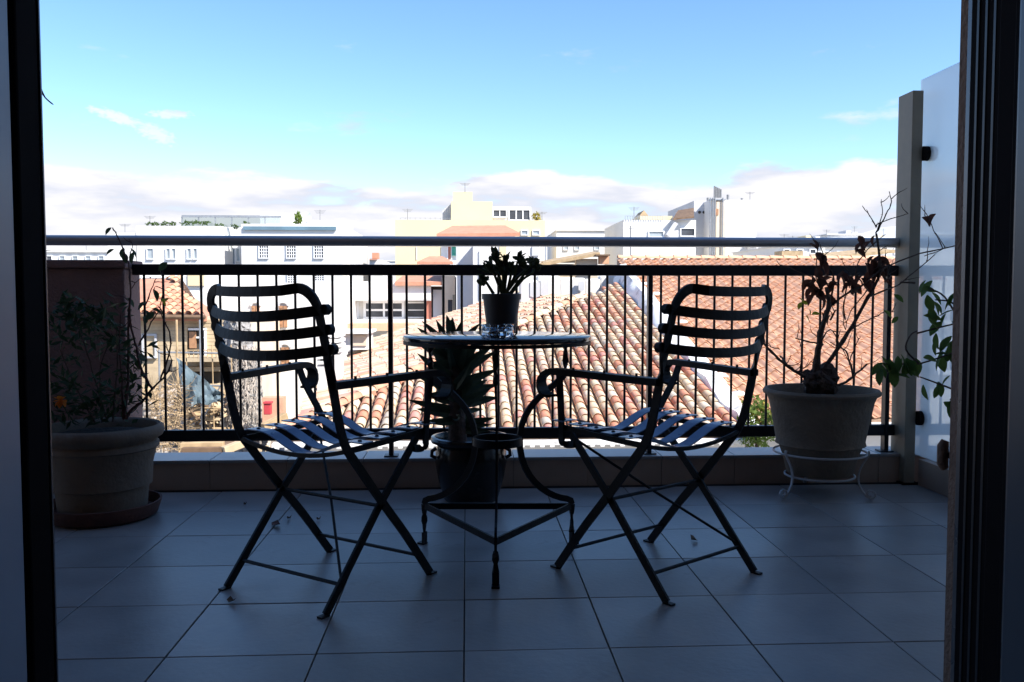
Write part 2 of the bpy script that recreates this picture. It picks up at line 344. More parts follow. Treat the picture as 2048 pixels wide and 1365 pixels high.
# ------------------------------------------------------------------ railing
RY = 3.895
def railing(name, label, x0, x1, posts, over):
    r = thing(name, label, 'railing', ((x0+x1)/2, RY, CT), 0, 'balcony railings')
    MB().tube([(x0-over, RY, 1.085), ((x0+x1)/2, RY, 1.085), (x1, RY, 1.085)], .0225, 20).build('top_rail', 'rail_grey', r, True)
    MB().box(x0, x1, RY-.018, RY+.018, .935, .983).build('middle_rail', 'rail_iron', r, bevel=.004)
    MB().box(x0, x1, RY-.016, RY+.016, .206, .256).build('bottom_rail', 'rail_iron', r, bevel=.004)
    for px in posts:
        p = MB().box(px-.010, px+.010, RY-.020, RY+.020, CT+.006, .9345).build('post', 'rail_iron', r, bevel=.002)
        MB().box(px-.03, px+.03, RY-.03, RY+.03, CT+.0005, CT+.0058).build('base_plate', 'rail_iron', p)
    me = None; x = x0+.045; step = .0812
    while x < x1-.02:
        if min(abs(x-q) for q in posts) > .018:
            if me is None: me = MB().tube([(0,0,.2555), (0,0,.9355)], .0058, 8).mesh('baluster', 'rail_iron', True, (0,0,.5))
            link('baluster', me, r, V((x, RY, .5))-ORG[r.name])
        x += step
    return r
railing('balcony_railing', 'black iron balcony railing with round grey handrail behind the chairs', -1.446, 1.955, [-.336, .822, 1.916], .55)
railing('balcony_railing', "neighbour's railing seen blurred through the frosted glass divider", 2.05, 4.5, [2.1, 3.2, 4.4], 0)
# right post and frosted divider
po = thing('divider_post', 'tall beige metal post holding the frosted glass at the right end of the railing', 'post', (1.98, 3.88, 0))
MB().box(1.957, 2.006, CF-.045, CF+.085, .002, 1.745).build('post_body', 'post_metal', po, bevel=.003)
MB().box(1.945, 2.02, CF-.06, CF+.10, .0, .008).build('base_plate', 'frame_dark', po)
gl = thing('glass_divider', 'frosted glass privacy divider beside the beige post', 'glass divider', (2.03, 2.6, .12))
gp = MB().box(2.026, 2.036, 1.36, CF+.02, .128, 1.805).build('glass_panel', 'frosted', gl)
for zz in (.30, 1.47):
    MB().tube([(2.0065, CF-.05, zz), (2.058, CF-.05, zz)], .032, 18).build('clamp', 'frame_dark', gl, True)
MB().box(2.012, 2.05, 1.36, CF-.065, .002, .118).build('divider_kerb', 'riser', gl)

# ================================================================== FURNITURE
def make_chair(label, loc, rz, hw):
    c = thing('folding_chair', label, 'chair', loc, rz, 'folding garden chairs at the round table')
    I = 'iron'
    # back frame: two posts that run down into the front feet, joined by the rounded top bar
    R_ = .055
    prof = [(.213, .004), (.10, .148), (.01, .252), (-.10, .385), (-.142, .44), (-.165, .50), (-.19, .61), (-.215, .72), (-.238, .812)]
    for s in (-1, 1):
        pts = spline([(s*hw, y, zz) for y, zz in prof], 4)
        n = len(pts)
        # twist of the flat bar just above the arm joint
        wd = []
        for q in pts:
            k = max(0, min(1, (q.z-.60)/.08)); a = k*math.pi/2
            wd.append(V((math.sin(a), math.cos(a), 0)))
        lg = MB().bar(pts, wd, .025, .008).build('leg', I, c, local=True)
        MB().bar([(s*hw, .205, .002), (s*hw, .236, .002), ], (1,0,0), .018, .006).build('foot', I, lg, local=True)
        # rear legs up to the front of the seat
        x2 = s*(hw-.012)
        lg = MB().bar([(x2, -.213, .004), (x2, 0, .252), (x2, .165, .424)], (0,1,0), .0235, .008).build('leg', I, c, local=True)
        MB().bar([(x2, -.236, .002), (x2, -.205, .002)], (1,0,0), .018, .006).build('foot', I, lg, local=True)
        MB().tube([(s*(hw+.008), .003, .252), (s*(hw-.022), .003, .252)], .009, 8).build('rivet', I, c, True, local=True)
    # top bar with rounded corners, bowed to the rear
    def bow(x, dep): return -dep*(1-abs(x/hw)**2.4)
    ty, tz = -.238, .812
    pts = []
    for i in range(8):
        a = i/7*math.pi/2; pts.append((-(hw)+R_*(1-math.cos(a)), ty-.018*math.sin(a), tz+R_*math.sin(a)))
    m_ = [(x, ty-.018+bow(x, .040), tz+R_+bow(x, .040)*.22) for x in [(-1+2*i/10)*(hw-R_) for i in range(1, 10)]]
    e_ = [(-x, y, zz) for x, y, zz in reversed(pts)]
    A8 = [i/7*math.pi/2 for i in range(8)]
    MB().bar(pts+m_+e_, [V((-math.cos(a), 0, math.sin(a))) for a in A8]+[V((0,.1,1))]*9+[V((math.cos(a), 0, math.sin(a))) for a in reversed(A8)], .027, .008).build('top_bar', I, c, local=True)
    for y, zz in ((-.236, .806), (-.224, .754), (-.212, .702)):
        pts = []
        for i in range(17):
            u = -1+2*i/16; dd = .074*(1-abs(u)**2.2); pts.append((u*(hw+.014), y+.010-dd, zz+.006-dd*.27))
        sl = MB().bar(pts, (0, .22, 1), .0275, .007).build('back_slat', I, c, local=True)
        for s in (-1, 1): MB().tube([(s*(hw+.014), y+.003, zz+.006), (s*(hw+.014), y+.018, zz+.006)], .0145, 12).build('slat_end', I, sl, True, local=True)
    # arms: flat straps flaring outwards, rolled down at the tip
    for s in (-1, 1):
        a0 = V((s*(hw+.004), -.192, .612)); a1 = V((s*(hw+.062), .165, .618)); out = (a1-a0).normalized(); side = V((out.y, -out.x, 0))*s
        pts = [a0, a0+(a1-a0)*.3+V((0,0,.001)), a0+(a1-a0)*.65+V((0,0,.003)), a1+V((0,0,.004))]
        pts = spline(pts, 4)
        base = pts[-1]
        for i in range(1, 10):
            a = i/9*math.radians(200); r = .033
            pts.append(base+out*(math.sin(a)*r*1.1+.012*min(1, i/3))+V((0,0,-(1-math.cos(a))*r*1.15)))
        k = len(pts)
        ar = MB().bar(pts, [side]*k, [.034]*(k-7)+[.036, .040, .045, .048, .048, .042, .03], [.020]*(k-10)+[.019, .016, .013, .010]+[.008]*6).build('armrest', I, c, local=True)
        for f_ in (.2, .5, .8):
            q = a0.lerp(a1, f_); MB().tube([q+V((0,0,.009)), q+V((0,0,.019))], .004, 6).build('rivet', I, ar, True, local=True)
        # arm support with the hooked bracket at the seat
        sp = spline([a1+V((0,-.01,-.004))-out*.012, V((s*(hw+.045), .155, .56)), V((s*(hw+.012), .185, .47)), V((s*(hw-.002), .197, .425)), V((s*(hw-.002), .196, .398)), V((s*(hw-.004), .175, .392)), V((s*(hw-.008), .148, .396))], 4)
        MB().bar(sp, (0, 1, .15), .022, .008).build('arm_support', I, c, local=True)
    # seat: two dished side rails and five sagging slats across
    for s in (-1, 1):
        MB().bar(spline([(s*(hw-.006), -.142, .428), (s*(hw-.006), -.06, .430), (s*(hw-.006), .08, .436), (s*(hw-.006), .205, .444)], 4), (0,0,1), .016, .006).build('seat_rail', I, c, local=True)
    for y in (-.145,):
        MB().bar([((-1+2*i/10)*(hw-.006), y, .428-.026*(1-((-1+2*i/10))**2)) for i in range(11)], (0,0,1), .012, .006).build('seat_crossbar', I, c, local=True)
    for i in range(5):
        y = -.083+i*.0685; z0 = .4475+.0045*i
        pts = []
        for j in range(21):
            u = -1+2*j/20; x = u*(hw+.024); w_ = min(1, abs(u)/.80)
            dz = -.026*(1+math.cos(math.pi*w_)) if abs(u) < .80 else 0
            pts.append((x, y, z0+dz))
        st = MB().bar(pts, (0,1,0), .043, .0032).build('seat_slat', 'slat_sky_blue', c, local=True)
        for s in (-1, 1): MB().sphere((s*(hw-.006), y, z0+.002), .0065, 8, sq=(1,1,.6)).build('rivet', I, st, True, local=True)
    # stretchers and the diagonal rod
    MB().tube([(-hw, .003, .252), (hw, .003, .252)], .0055, 8).build('stretcher', I, c, True, local=True)
    MB().tube([(-hw, .16, .072), (hw, .16, .072)], .0055, 8).build('stretcher', I, c, True, local=True)
    MB().tube([(-hw+.012, -.158, .070), (hw-.012, -.158, .070)], .0055, 8).build('stretcher', I, c, True, local=True)
    MB().tube([(-hw+.016, .155, .412), (0, .01, .244), (hw-.016, -.15, .080)], .0042, 8).build('diagonal_rod', I, c, True, local=True)
    return c
make_chair('black folding chair with curled armrests, left of the round table', (-.409, 2.587, 0), math.radians(-36.3), .211)
make_chair('black folding chair with curled armrests, right of the round table', (.584, 2.639, 0), math.radians(37.4), .219)

TC = V((.098, 2.80, 0))
tb = thing('round_table', 'small round black table on three curved iron legs between the two chairs', 'table', TC)
prof = [(0, .722), (.296, .722), (.300, .720), (.301, .717), (.301, .708), (.299, .7055), (.290, .705), (0, .705)]
MB().lathe(prof, TC, 72).build('table_top', 'glass_top', tb, True)
MB().lathe([(.2885, .7045), (.2995, .7045), (.2995, .694), (.2885, .694), (.2885, .7045)], TC, 64).build('rim', 'iron', tb, True)
MB().lathe([(.072, .366), (.079, .366), (.079, .392), (.072, .392), (.072, .366)], TC, 40).build('ring', 'iron', tb, True)
KN = []
for ang in (-93, 27, 147):
    a = math.radians(ang); rd = V((math.cos(a), math.sin(a), 0)); tg = V((-rd.y, rd.x, 0))
    P = lambda r, zz: TC+rd*r+V((0,0,zz))
    # straight twisted top, sweep in to the ring, sweep out to the knee
    top = [P(.262, .694-.013*i) for i in range(9)]
    wd = [rd*math.cos(i/8*math.pi*1.5)+tg*math.sin(i/8*math.pi*1.5) for i in range(9)]
    ww = [.016, .019, .02, .015, .017, .02, .018, .015, .018]
    cur = bez(P(.258, .582), P(.215, .535), P(.10, .51), P(.084, .39), 10)+bez(P(.084, .39), P(.075, .25), P(.19, .175), P(.268, .160), 10)[1:]+[P(.285, .152), P(.29, .138)]
    lg = MB().bar(top, wd, ww, .008)
    lg.bar(cur, rd+V((0,0,.6)), .021, .0075)
    lg.bar([P(.29, .138), P(.29, .118), P(.29, .105)], rd, [.021, .017, .012], .008)
    lo = [P(.29, .105-.0125*i) for i in range(6)]
    lg.bar(lo, [rd*math.cos(i/5*math.pi/2+.6)+tg*math.sin(i/5*math.pi/2+.6) for i in range(6)], [.012, .019, .02, .012, .015, .02], .008)
    lg.bar([P(.29, .0425), P(.29, .002)], tg, .021, .008)
    leg = lg.build('leg', 'iron', tb)
    MB().bar([P(.285, .003), P(.312, .003)], tg, .024, .006).build('foot', 'iron', leg)
    KN.append(P(.286, .132))
for i in range(3): MB().bar([KN[i], KN[(i+1) % 3]], (0,0,1), .021, .007).build('stretcher', 'iron', tb)

# jade plant in its pot on the table, with the glass ashtray in front
def leaf_mesh(name, m, l=1.0, w=.5, fold=.12, droop=.1, n=4, thick=0):
    b = MB(); vs = []
    for i in range(n+1):
        t = i/n; ww = w/2*math.sin(math.pi*min(1, t*.95+.03))**.8; zz = -droop*t*t
        vs += [(-ww, l*t, zz+fold*ww*2), (0, l*t, zz), (ww, l*t, zz+fold*ww*2)]
    b.add(vs, [(i*3+k, i*3+k+1, i*3+k+4, i*3+k+3) for i in range(n) for k in (0, 1)])
    return b.mesh(name, m, True)
def put_leaf(me, parent, p, d, s, roll=0, nm='leaf'):
    """leaf with its stalk end at world point p, pointing along d"""
    d = V(d).normalized(); up = V((0,0,1)) if abs(d.z) < .95 else V((0,1,0))
    x = d.cross(up).normalized(); zc = x.cross(d)
    mt = Matrix((x, d, zc)).transposed() @ Matrix.Rotation(roll, 3, 'Y')
    o = link(nm, me, parent); o.matrix_local = Matrix.Translation(V(p)-ORG[parent.name]) @ mt.to_4x4() @ Matrix.Scale(s, 4)
    return o
rnd = random.uniform
JC = at(1003, 660, 2.86); JC.z = .7225
jp = thing('potted_jade_plant', 'small jade plant in a dark grey plastic pot on the round table', 'potted plant', JC)
MB().lathe([(0, .002), (.045, .002), (.047, .006), (.060, .112), (.064, .112), (.0645, .130), (.061, .131), (.059, .118), (0, .116)], JC, 40).build('pot', 'plastic_grey', jp, True)
MB().lathe([(0, .121), (.03, .123), (.0585, .119)], JC, 24).build('soil', 'soil', jp)
jl = leaf_mesh('leaf', 'jade', .029, .019, .25, -.006, 3)
for i, pl in enumerate([[(1004,588),(989,550),(981,532)], [(1004,588),(1006,550),(989,520),(989,509)], [(1012,588),(1028,556),(1034,528),(1040,514)],
         [(1020,590),(1046,559),(1066,545),(1066,524)], [(987,588),(973,566),(967,560)], [(1008,584),(1014,535),(1012,520)], [(1012,586),(1036,555),(1050,540),(1049,526)],
         [(1006,588),(995,545),(972,536)], [(1014,588),(1022,548),(1022,535)], [(1009,588),(1010,552),(1000,532)], [(1018,590),(1040,560),(1060,536),(1075,530)]]):
    yo = rnd(-.035, .035); k = len(pl)
    pts = spline([at(x, y, 2.86+yo*(j/(k-1))) for j, (x, y) in enumerate(pl)], 4)
    n = len(pts); br = MB().tube(pts, [.0058-.0032*j/n for j in range(n)], 6).build('branch', 'jade', jp, True)
    e = pts[-1]
    for q in range(12):
        a = q/12*6.28*2+rnd(-.3, .3); el = rnd(-.1, 1.25)
        put_leaf(jl, br, e+V((rnd(-.006,.006),rnd(-.006,.006),rnd(-.024, .004))), (math.cos(a)*math.cos(el), math.sin(a)*math.cos(el), math.sin(el)), rnd(.75, 1.15), rnd(-.5, .5))
AC = at(995, 668, 2.66); AC.z = .7225
ash = thing('glass_ashtray', 'clear glass ashtray in front of the small potted plant on the table', 'ashtray', AC)
MB().lathe([(0, .0), (.046, .0), (.051, .006), (.050, .020), (.047, .030), (.051, .036), (.0505, .0385), (.044, .038), (.040, .018), (0, .012)], AC, 12).build('bowl', 'clear_glass', ash)

# ------------------------------------------------------------------ agave in glazed pot
AG = at(942, 1000, 3.60); AG.z = 0
ag = thing('potted_agave', 'spiky dark agave in a glossy black glazed pot under the table', 'potted plant', AG)
MB().lathe([(0, .0), (.105, .0), (.112, .008), (.118, .03), (.138, .10), (.148, .16), (.146, .205), (.138, .228), (.144, .236), (.163, .244), (.168, .256), (.163, .266), (.150, .268), (.143, .255), (.140, .235), (0, .232)], AG, 48).build('pot', 'glazed_black', ag, True)
for s in (-1, 1): MB().tube([AG+V((s*.141, -.05, .225)), AG+V((s*.158, -.055, .215)), AG+V((s*.160, -.055, .195)), AG+V((s*.143, -.05, .185))], .008, 8).build('handle', 'glazed_black', ag, True)
MB().lathe([(0, .243), (.14, .240)], AG, 24).build('soil', 'soil', ag)
stem = at(915, 868, 3.60)
MB().tube([V((stem.x, stem.y, .235)), at(914, 830, 3.60), at(912, 760, 3.60), at(902, 700, 3.60)], [.040, .034, .026, .018], 10).build('stem', 'bark', ag, True)
def agave_leaf(p, tip, w, side):
    p, tip = V(p), V(tip); d = tip-p; l = d.length; mid = p+d*.5+V((0, side, -.10*l if d.z < .6*l else 0))+V((0,0,.08*l))
    b = MB(); vs = []; n = 7
    view = V((0, -1, .25)).normalized()
    for i in range(n+1):
        t = i/n; q = p*(1-t)**2+mid*2*t*(1-t)+tip*t*t
        dd = ((mid-p)*(1-t)+(tip-mid)*t).normalized(); sd = dd.cross(view).normalized(); nn = sd.cross(dd)
        ww = w/2*(1-t**1.6)*(.75+.6*t) if i < n else .0006
        vs += [q-sd*ww+nn*ww*.45, q-nn*.004*(1-t), q+sd*ww+nn*ww*.45]
    b.add(vs, [(i*3+k, i*3+k+1, i*3+k+4, i*3+k+3) for i in range(n) for k in (0, 1)]); b.build('leaf', 'agave', ag, True)
AGL = [((905,720),(837,690),.045),((900,705),(844,643),.04),((905,705),(925,640),.04),((908,720),(872,640),.05),((905,715),(905,635),.055),((905,730),(853,728),.05),((908,760),(855,764),.055),((912,830),(832,818),.05),
       ((915,740),(985,693),.05),((915,750),(995,701),.045),((915,770),(998,738),.05),((915,745),(962,676),.055),((918,810),(998,795),.055),((920,850),(990,836),.045),((920,860),(977,862),.04),((910,800),(868,800),.05),
       ((905,790),(850,790),.05),((915,790),(975,760),.055),((905,740),(880,668),.07),((912,740),(935,668),.07),((908,755),(866,705),.07),((916,765),(958,712),.07),((908,700),(893,630),.05),((905,700),(858,660),.045),((912,780),(880,742),.075),((916,790),(950,748),.075),((910,840),(862,846),.045),((915,850),(950,832),.06)]
for i in range(20):
    t = i/19; h = 852-145*t; ang = i*2.4; r = 58+34*math.sin(math.pi*(.25+.6*t))+rnd(-12, 12); lift = 10+62*t+rnd(-14, 14)
    AGL.append(((913-8*t, h), (913-8*t+r*math.cos(ang), h-lift), rnd(.036, .054), .20*math.sin(ang)*r/80))
for i, tup in enumerate(AGL):
    p, q, w = tup[:3]
    yo = tup[3] if len(tup) > 3 else rnd(-.11, .11); agave_leaf(at(*p, 3.60), at(*q, 3.60+yo), w, yo*.4)

# ------------------------------------------------------------------ left pot with rose and dark shrub
def plant_stems(root, plines, Y, r0, m, spread=.05, nm='stem'):
    out = []
    for pl in plines:
        k = len(pl); y1 = rnd(-spread, spread); w = None
        if isinstance(pl[-1], float): w = pl[-1]; pl = pl[:-1]; k -= 1
        pts = spline([at(x, y, Y+y1*j/max(1, k-1)) for j, (x, y) in enumerate(pl)], 4); n = len(pts)
        pts = [q+V((rnd(-.002, .002), rnd(-.003, .003), rnd(-.002, .002))) for q in pts]
        a = w or r0; rr = [a*(1-.6*j/n)*(1.25 if j % 5 == 2 else 1) for j in range(n)]
        b = MB().tube(pts, rr, 6)
        for j in range(2, n-1, 2):          # thorns and buds
            d = V((rnd(-1, 1), rnd(-1, 1), rnd(-.2, .8))).normalized()
            b.tube([pts[j], pts[j]+d*(rr[j]+.006)], [rr[j]*.55, .0006], 4)
        o = b.build(nm, m, root, True); out.append((o, pts))
    return out
LP = at(207, 1040, 3.40); LP.z = 0
lp = thing('potted_rose_bush', 'thin rose bush and dark shrub in a large terracotta pot on a saucer', 'potted plant', LP)
MB().lathe([(0, .03), (.150, .03), (.158, .036), (.166, .12), (.178, .125), (.182, .20), (.196, .262), (.207, .268), (.205, .284), (.196, .290), (.203, .300), (.219, .310), (.226, .328), (.222, .346), (.210, .354), (.198, .350), (.190, .334), (.186, .31), (0, .308)], LP, 56, wob=.003).build('pot', 'terracotta_pale', lp, True)
MB().lathe([(0, .32), (.1, .328), (.187, .318)], LP, 24).build('soil', 'soil', lp)
sa = thing('plant_saucer', 'round terracotta saucer under the big pot by the left wall', 'saucer', LP)
MB().lathe([(0, .003), (.185, .003), (.196, .010), (.210, .052), (.212, .060), (.204, .061), (.190, .024), (0, .022)], LP, 56).build('dish', 'terracotta', sa, True)
LR = plant_stems(lp, [[(252,838),(262,820),(283,805),(304,779),(332,750),(344,721),.0065], [(304,779),(280,730),(273,695),(261,650),(261,569),(256,527),(238,479),(225,456),.005], [(320,763),(338,708),(340,672),(330,646),(319,621),.004],
    [(277,692),(303,646),(319,621),.0035], [(291,611),(303,579),(312,556),.0028], [(247,838),(256,763),(257,666),(259,595),.007], [(261,579),(282,555),.002], [(258,520),(264,490),(258,478),.002], [(256,600),(243,590),.002], [(246,840),(244,760),(238,690),(242,630),.004], [(319,621),(326,575),(325,540),.0022], [(280,730),(268,745),.002], [(344,721),(330,690),.002]], 3.40, .005, 'twig_red', .05)
def twigs(root, stems, n, m, l0, l1):
    for o, pts in stems:
        k = max(1, int(n*rnd(.5, 1.5)))
        for _ in range(k):
            i = random.randrange(len(pts)//4, len(pts)); p = pts[i]; d = V((rnd(-1, 1), rnd(-.5, .5), rnd(-.1, 1))).normalized(); l = rnd(l0, l1); q = [p]
            for j in range(4): d = (d+V((rnd(-.4, .4), rnd(-.3, .3), rnd(-.2, .5)))).normalized(); q.append(q[-1]+d*l/4)
            MB().tube(q, [.0022, .0019, .0016, .0013, .0006], 5).build('twig', m, root, True)
twigs(lp, LR, 1, 'twig_red', .03, .08)
lfg = leaf_mesh('leaf', 'leaf_dark', 1, .62, .18, .2); lfb = leaf_mesh('leaf', 'leaf_brown', 1, .6, .4, .35); lfy = leaf_mesh('leaf', 'leaf_yellow', 1, .75, .15, .1); lfm = leaf_mesh('leaf', 'leaf_green', 1, .55, .15, .2)
def leaves_at(root, pix, Y, me, size, down=.5, jy=.05, parent=None):
    for x, y in pix:
        a = rnd(0, 6.28); d = V((math.cos(a), .35*math.sin(a), rnd(-.9, .2)-down*.4)); s = size*rnd(.8, 1.2)
        p = at(x, y, Y+rnd(-jy, jy)); d.normalize()
        put_leaf(me, root, p-d*s*.5, d, s, rnd(-1.2, 1.2))
leaves_at(lp, [(216,462),(220,503),(245,506),(250,516),(268,506),(264,515),(326,533),(318,575),(312,590),(308,582),(322,620),(315,622),(300,632),(290,640),(296,628),(282,612),(262,605),(250,618),(285,715),(268,755),(264,752),(265,715),(253,690),(250,670),(246,610)], 3.40, lfg, .040)
leaves_at(lp, [(330,600),(327,606)], 3.38, lfy, .038)
b = MB()
for i in range(1150):
    t = rnd(0, 1); a = rnd(0, 6.28); rr = (.05+.17*math.sin(math.pi*min(1, t*.9+.15)))*math.sqrt(rnd(0, 1))
    c = V((LP.x-.08+rr*math.cos(a)*1.15, LP.y+.02+rr*math.sin(a)*.8, .36+t*.50+rnd(-.03, .03)))
    if rnd(0, 1) < .25: c.x += .06
    if math.sin(c.x*23)+math.sin(c.z*19+c.y*11) < -.55: continue
    d = V((rnd(-1, 1), rnd(-1, 1), rnd(-.6, .8))).normalized()*rnd(.018, .034); s = d.cross(V((rnd(-1,1), rnd(-1,1), 1))).normalized()*d.length*.28
    b.add([c-d, c+s, c+d, c-s], [(0,1,2,3)])
tag(b.build('foliage', 'leaf_dark', lp), kind='stuff')
plant_stems(lp, [[(215,845),(190,760),(170,690),(150,640)], [(205,845),(200,750),(215,690)], [(190,845),(150,770),(120,700)], [(225,845),(235,740),(232,660)]], 3.42, .004, 'bark', .06)
pm = leaf_mesh('petal', 'petal', .028, .022, .2, .004)
fl = at(122, 802, 3.25)
for i in range(8): put_leaf(pm, lp, fl, (math.cos(i*.785), -.5+.3*math.sin(i*2), math.sin(i*.785)), 1, 0, 'petal')
plant_stems(lp, [[(150,850),(135,825),(122,803)]], 3.26, .003, 'leaf_dark', .01, 'flower_stalk')

# ------------------------------------------------------------------ right pot on white stand
RP = at(1638, 990, 3.62); RP.z = 0
rp = thing('potted_rose_bush', 'nearly bare rose bush with brown leaves in a pale pot on a white stand', 'potted plant', RP+V((0,0,.09)))
MB().lathe([(0, .092), (.128, .092), (.135, .098), (.150, .16), (.170, .215), (.184, .22), (.180, .235), (.192, .30), (.212, .40), (.222, .425), (.236, .432), (.239, .443), (.232, .453), (.219, .452), (.206, .43), (.20, .40), (0, .395)], RP, 56, wob=.002).build('pot', 'terracotta_pale', rp, True)
MB().lathe([(0, .415), (.1, .42), (.205, .41)], RP, 24).build('soil', 'soil', rp)
knot = at(1640, 765, 3.62)
b = MB().sphere(knot, .052, 12, jit=.22, sq=(1.2, 1, 1))
for i in range(14):
    a = rnd(0, 6.28); q = knot+V((.05*math.cos(a), .045*math.sin(a), rnd(-.04, .035))); b.sphere(q, rnd(.014, .03), 8, jit=.25); b.tube([knot, q+V((.02*math.cos(a), .02*math.sin(a), rnd(.0, .03)))], [.018, .006], 6)
b.build('root_knot', 'bark', rp)
MB().sphere(at(1655, 742, 3.62), .035, 10, jit=.22).build('root_knot', 'bark', rp)
RR = plant_stems(rp, [[(1629,755),(1637,700),(1644,656),(1657,615),(1652,574),.015], [(1645,745),(1660,720),(1695,667),(1736,595),(1759,544),(1752,467),.0105], [(1752,467),(1772,430),(1783,405),(1778,384),.003], [(1752,455),(1759,446),(1790,436),(1816,428),.0028], [(1752,455),(1740,432),(1724,412),.0025], [(1752,467),(1764,430),(1762,400),.0025],
    [(1655,618),(1690,590),(1726,569),(1767,538),(1839,508),(1924,490),.005], [(1736,595),(1790,573),(1818,554),(1885,497),.004], [(1885,497),(1872,470),(1858,440),(1850,432),.0025], [(1850,512),(1890,497),(1915,475),.0022], [(1624,762),(1600,748),(1575,733),(1542,703),(1518,672),.0085], [(1575,733),(1560,712),.006], [(1560,700),(1535,690),(1515,668),.002],
    [(1646,690),(1634,687),(1608,682),(1590,677),.005], [(1608,682),(1600,694),.002], [(1650,770),(1675,772),(1706,754),(1734,728),.0075], [(1706,754),(1695,708),(1680,695),(1660,685),.004], [(1700,720),(1712,690),(1721,672),.0025], [(1690,640),(1688,605),(1700,580),.0035], [(1696,665),(1716,651),(1757,631),(1772,622),(1790,625),.003],
    [(1640,690),(1660,660),(1680,690),(1700,730),.003], [(1657,615),(1668,560),(1650,520),(1640,490),.004], [(1690,590),(1700,560),(1720,545),.003], [(1648,600),(1630,560),(1600,545),(1565,530),.0025], [(1744,570),(1720,600),(1700,625),(1690,660),.0028], [(1759,544),(1775,560),(1770,500),.002], [(1640,575),(1632,530),(1640,485),.003], [(1726,569),(1712,540),(1735,500),(1770,470),.003], [(1660,640),(1672,620),.005],[(1600,745),(1603,720),.004]], 3.62, .004, 'bark', .10)
twigs(rp, RR, 2.2, 'bark', .03, .12)
leaves_at(rp, [(1632,487),(1628,492),(1640,515),(1644,522),(1635,545),(1625,560),(1622,575),(1630,583),(1618,585),(1658,578),(1665,570),(1680,552),(1687,560),(1704,575),(1708,568),(1722,490),(1716,494),(1728,492),(1746,530),(1752,524),(1757,534),(1740,520),(1766,532),(1770,540),(1748,545),(1735,575),(1741,570),(1730,565),(1620,600),(1640,590),(1650,560),(1652,545),(1756,515),(1735,535),(1760,550),(1745,482),(1660,600),(1655,640),(1648,606),(1640,560),(1612,570),(1700,560),(1690,575),(1862,440),(1854,443),(1778,562)]+[(x+rnd(-12, 12), y+rnd(-12, 14)) for x, y in ((1640,560),(1632,575),(1660,575),(1745,530),(1755,540),(1760,525),(1704,572),(1735,560),(1640,530),(1722,492),(1690,555)) for _ in range(3)], 3.62, lfb, .052, 1.0)
leaves_at(rp, [(1668,600),(1660,612),(1652,625),(1646,632)], 3.62, lfb, .03, 1.0, .03)
leaves_at(rp, [(1610,606),(1600,612),(1620,626),(1632,628),(1616,638),(1606,602)], 3.60, lfy, .034, .4, .02)
leaves_at(rp, [(1798,596),(1777,628),(1790,640)], 3.5, lfm, .042, .8, .02)
st = thing('plant_stand', 'white wrought iron plant stand with three scrolled feet', 'plant stand', RP)
def ringt(r, zz, th): return [RP+V((r*math.cos(2*math.pi*i/40), r*math.sin(2*math.pi*i/40), zz)) for i in range(41)]
MB().tube(ringt(.190, .185, 0), .0045, 8).build('upper_ring', 'white_iron', st, True)
MB().tube(ringt(.142, .085, 0), .0045, 8).build('lower_ring', 'white_iron', st, True)
for ang in (205, 325, 85):
    a = math.radians(ang); rd = V((math.cos(a), math.sin(a), 0)); P = lambda r, zz: RP+rd*r+V((0,0,zz))
    pts = spline([P(.196, .205), P(.195, .185), P(.165, .13), P(.157, .085), P(.165, .05), P(.188, .018), P(.205, .006)], 4)
    for i in range(1, 14):
        t = i/13*math.radians(400); r = .020*(1-i/13*.65); pts.append(P(.205+math.sin(t)*r*1.2, .026-math.cos(t)*r))
    MB().bar(pts, V((-rd.y, rd.x, 0)), .010, .006).build('leg', 'white_iron', st)

# ------------------------------------------------------------------ shrub at the right edge, mostly behind the door frame
SX = V((1.83, 2.72, 0))
sh = thing('potted_shrub', 'green leafy shrub reaching in from behind the right door frame', 'shrub', SX)
MB().lathe([(0, .0), (.11, .0), (.15, .26), (.165, .262), (.165, .29), (.15, .291), (.14, .27), (0, .265)], SX, 32).build('pot', 'terracotta', sh, True)
base = SX+V((0,0,.27))
SY = 2.95
SS = [[(1921,646),(1890,595),(1859,577)], [(1918,702),(1839,728),(1800,728),(1767,728)], [(1918,784),(1880,769),(1839,754)], [(1834,667),(1905,649),(1925,646)], [(1918,784),(1900,800)], [(1921,620),(1900,604),(1870,600)], [(1839,728),(1812,700),(1820,672),(1835,662)], [(1830,566),(1800,565)]]
for s in SS:
    k = len(s); pts = spline([at(x, y, SY+.0*j) for j, (x, y) in enumerate(s)], 4); n = len(pts)
    MB().tube(pts, [.003*(1-.5*j/n)+.0006 for j in range(n)], 6).build('twig', 'bark', sh, True)
for x, y in ((1921,646),(1918,702),(1918,784),(1925,640)):
    e = at(x, y, SY); pts = bez(base, base+V((0,0,.25)), e+V((.12,-.05,-.1)), e, 10); MB().tube(pts, [.008-.0045*j/11 for j in range(11)], 6).build('stem', 'bark', sh, True)
lsh = leaf_mesh('leaf', 'leaf_green', 1, .52, .16, .15, 5)
SL = [(740,405),(750,455),(760,490),(775,420),(800,440),(835,490),(790,470),(815,400),(770,385),(845,400),(800,560),(760,575),(745,620),(775,630),(815,610),(835,640),(820,595),(765,550),(720,750),(765,750),(825,820),(800,705),(570,640),(555,662),(590,650),(620,650),(650,640),(660,650),(630,685),(545,690),(600,690),(640,630),(670,645),(690,650),(725,345),(735,350),(830,560),(850,610),(845,640),(790,600),(615,640),(580,660)]
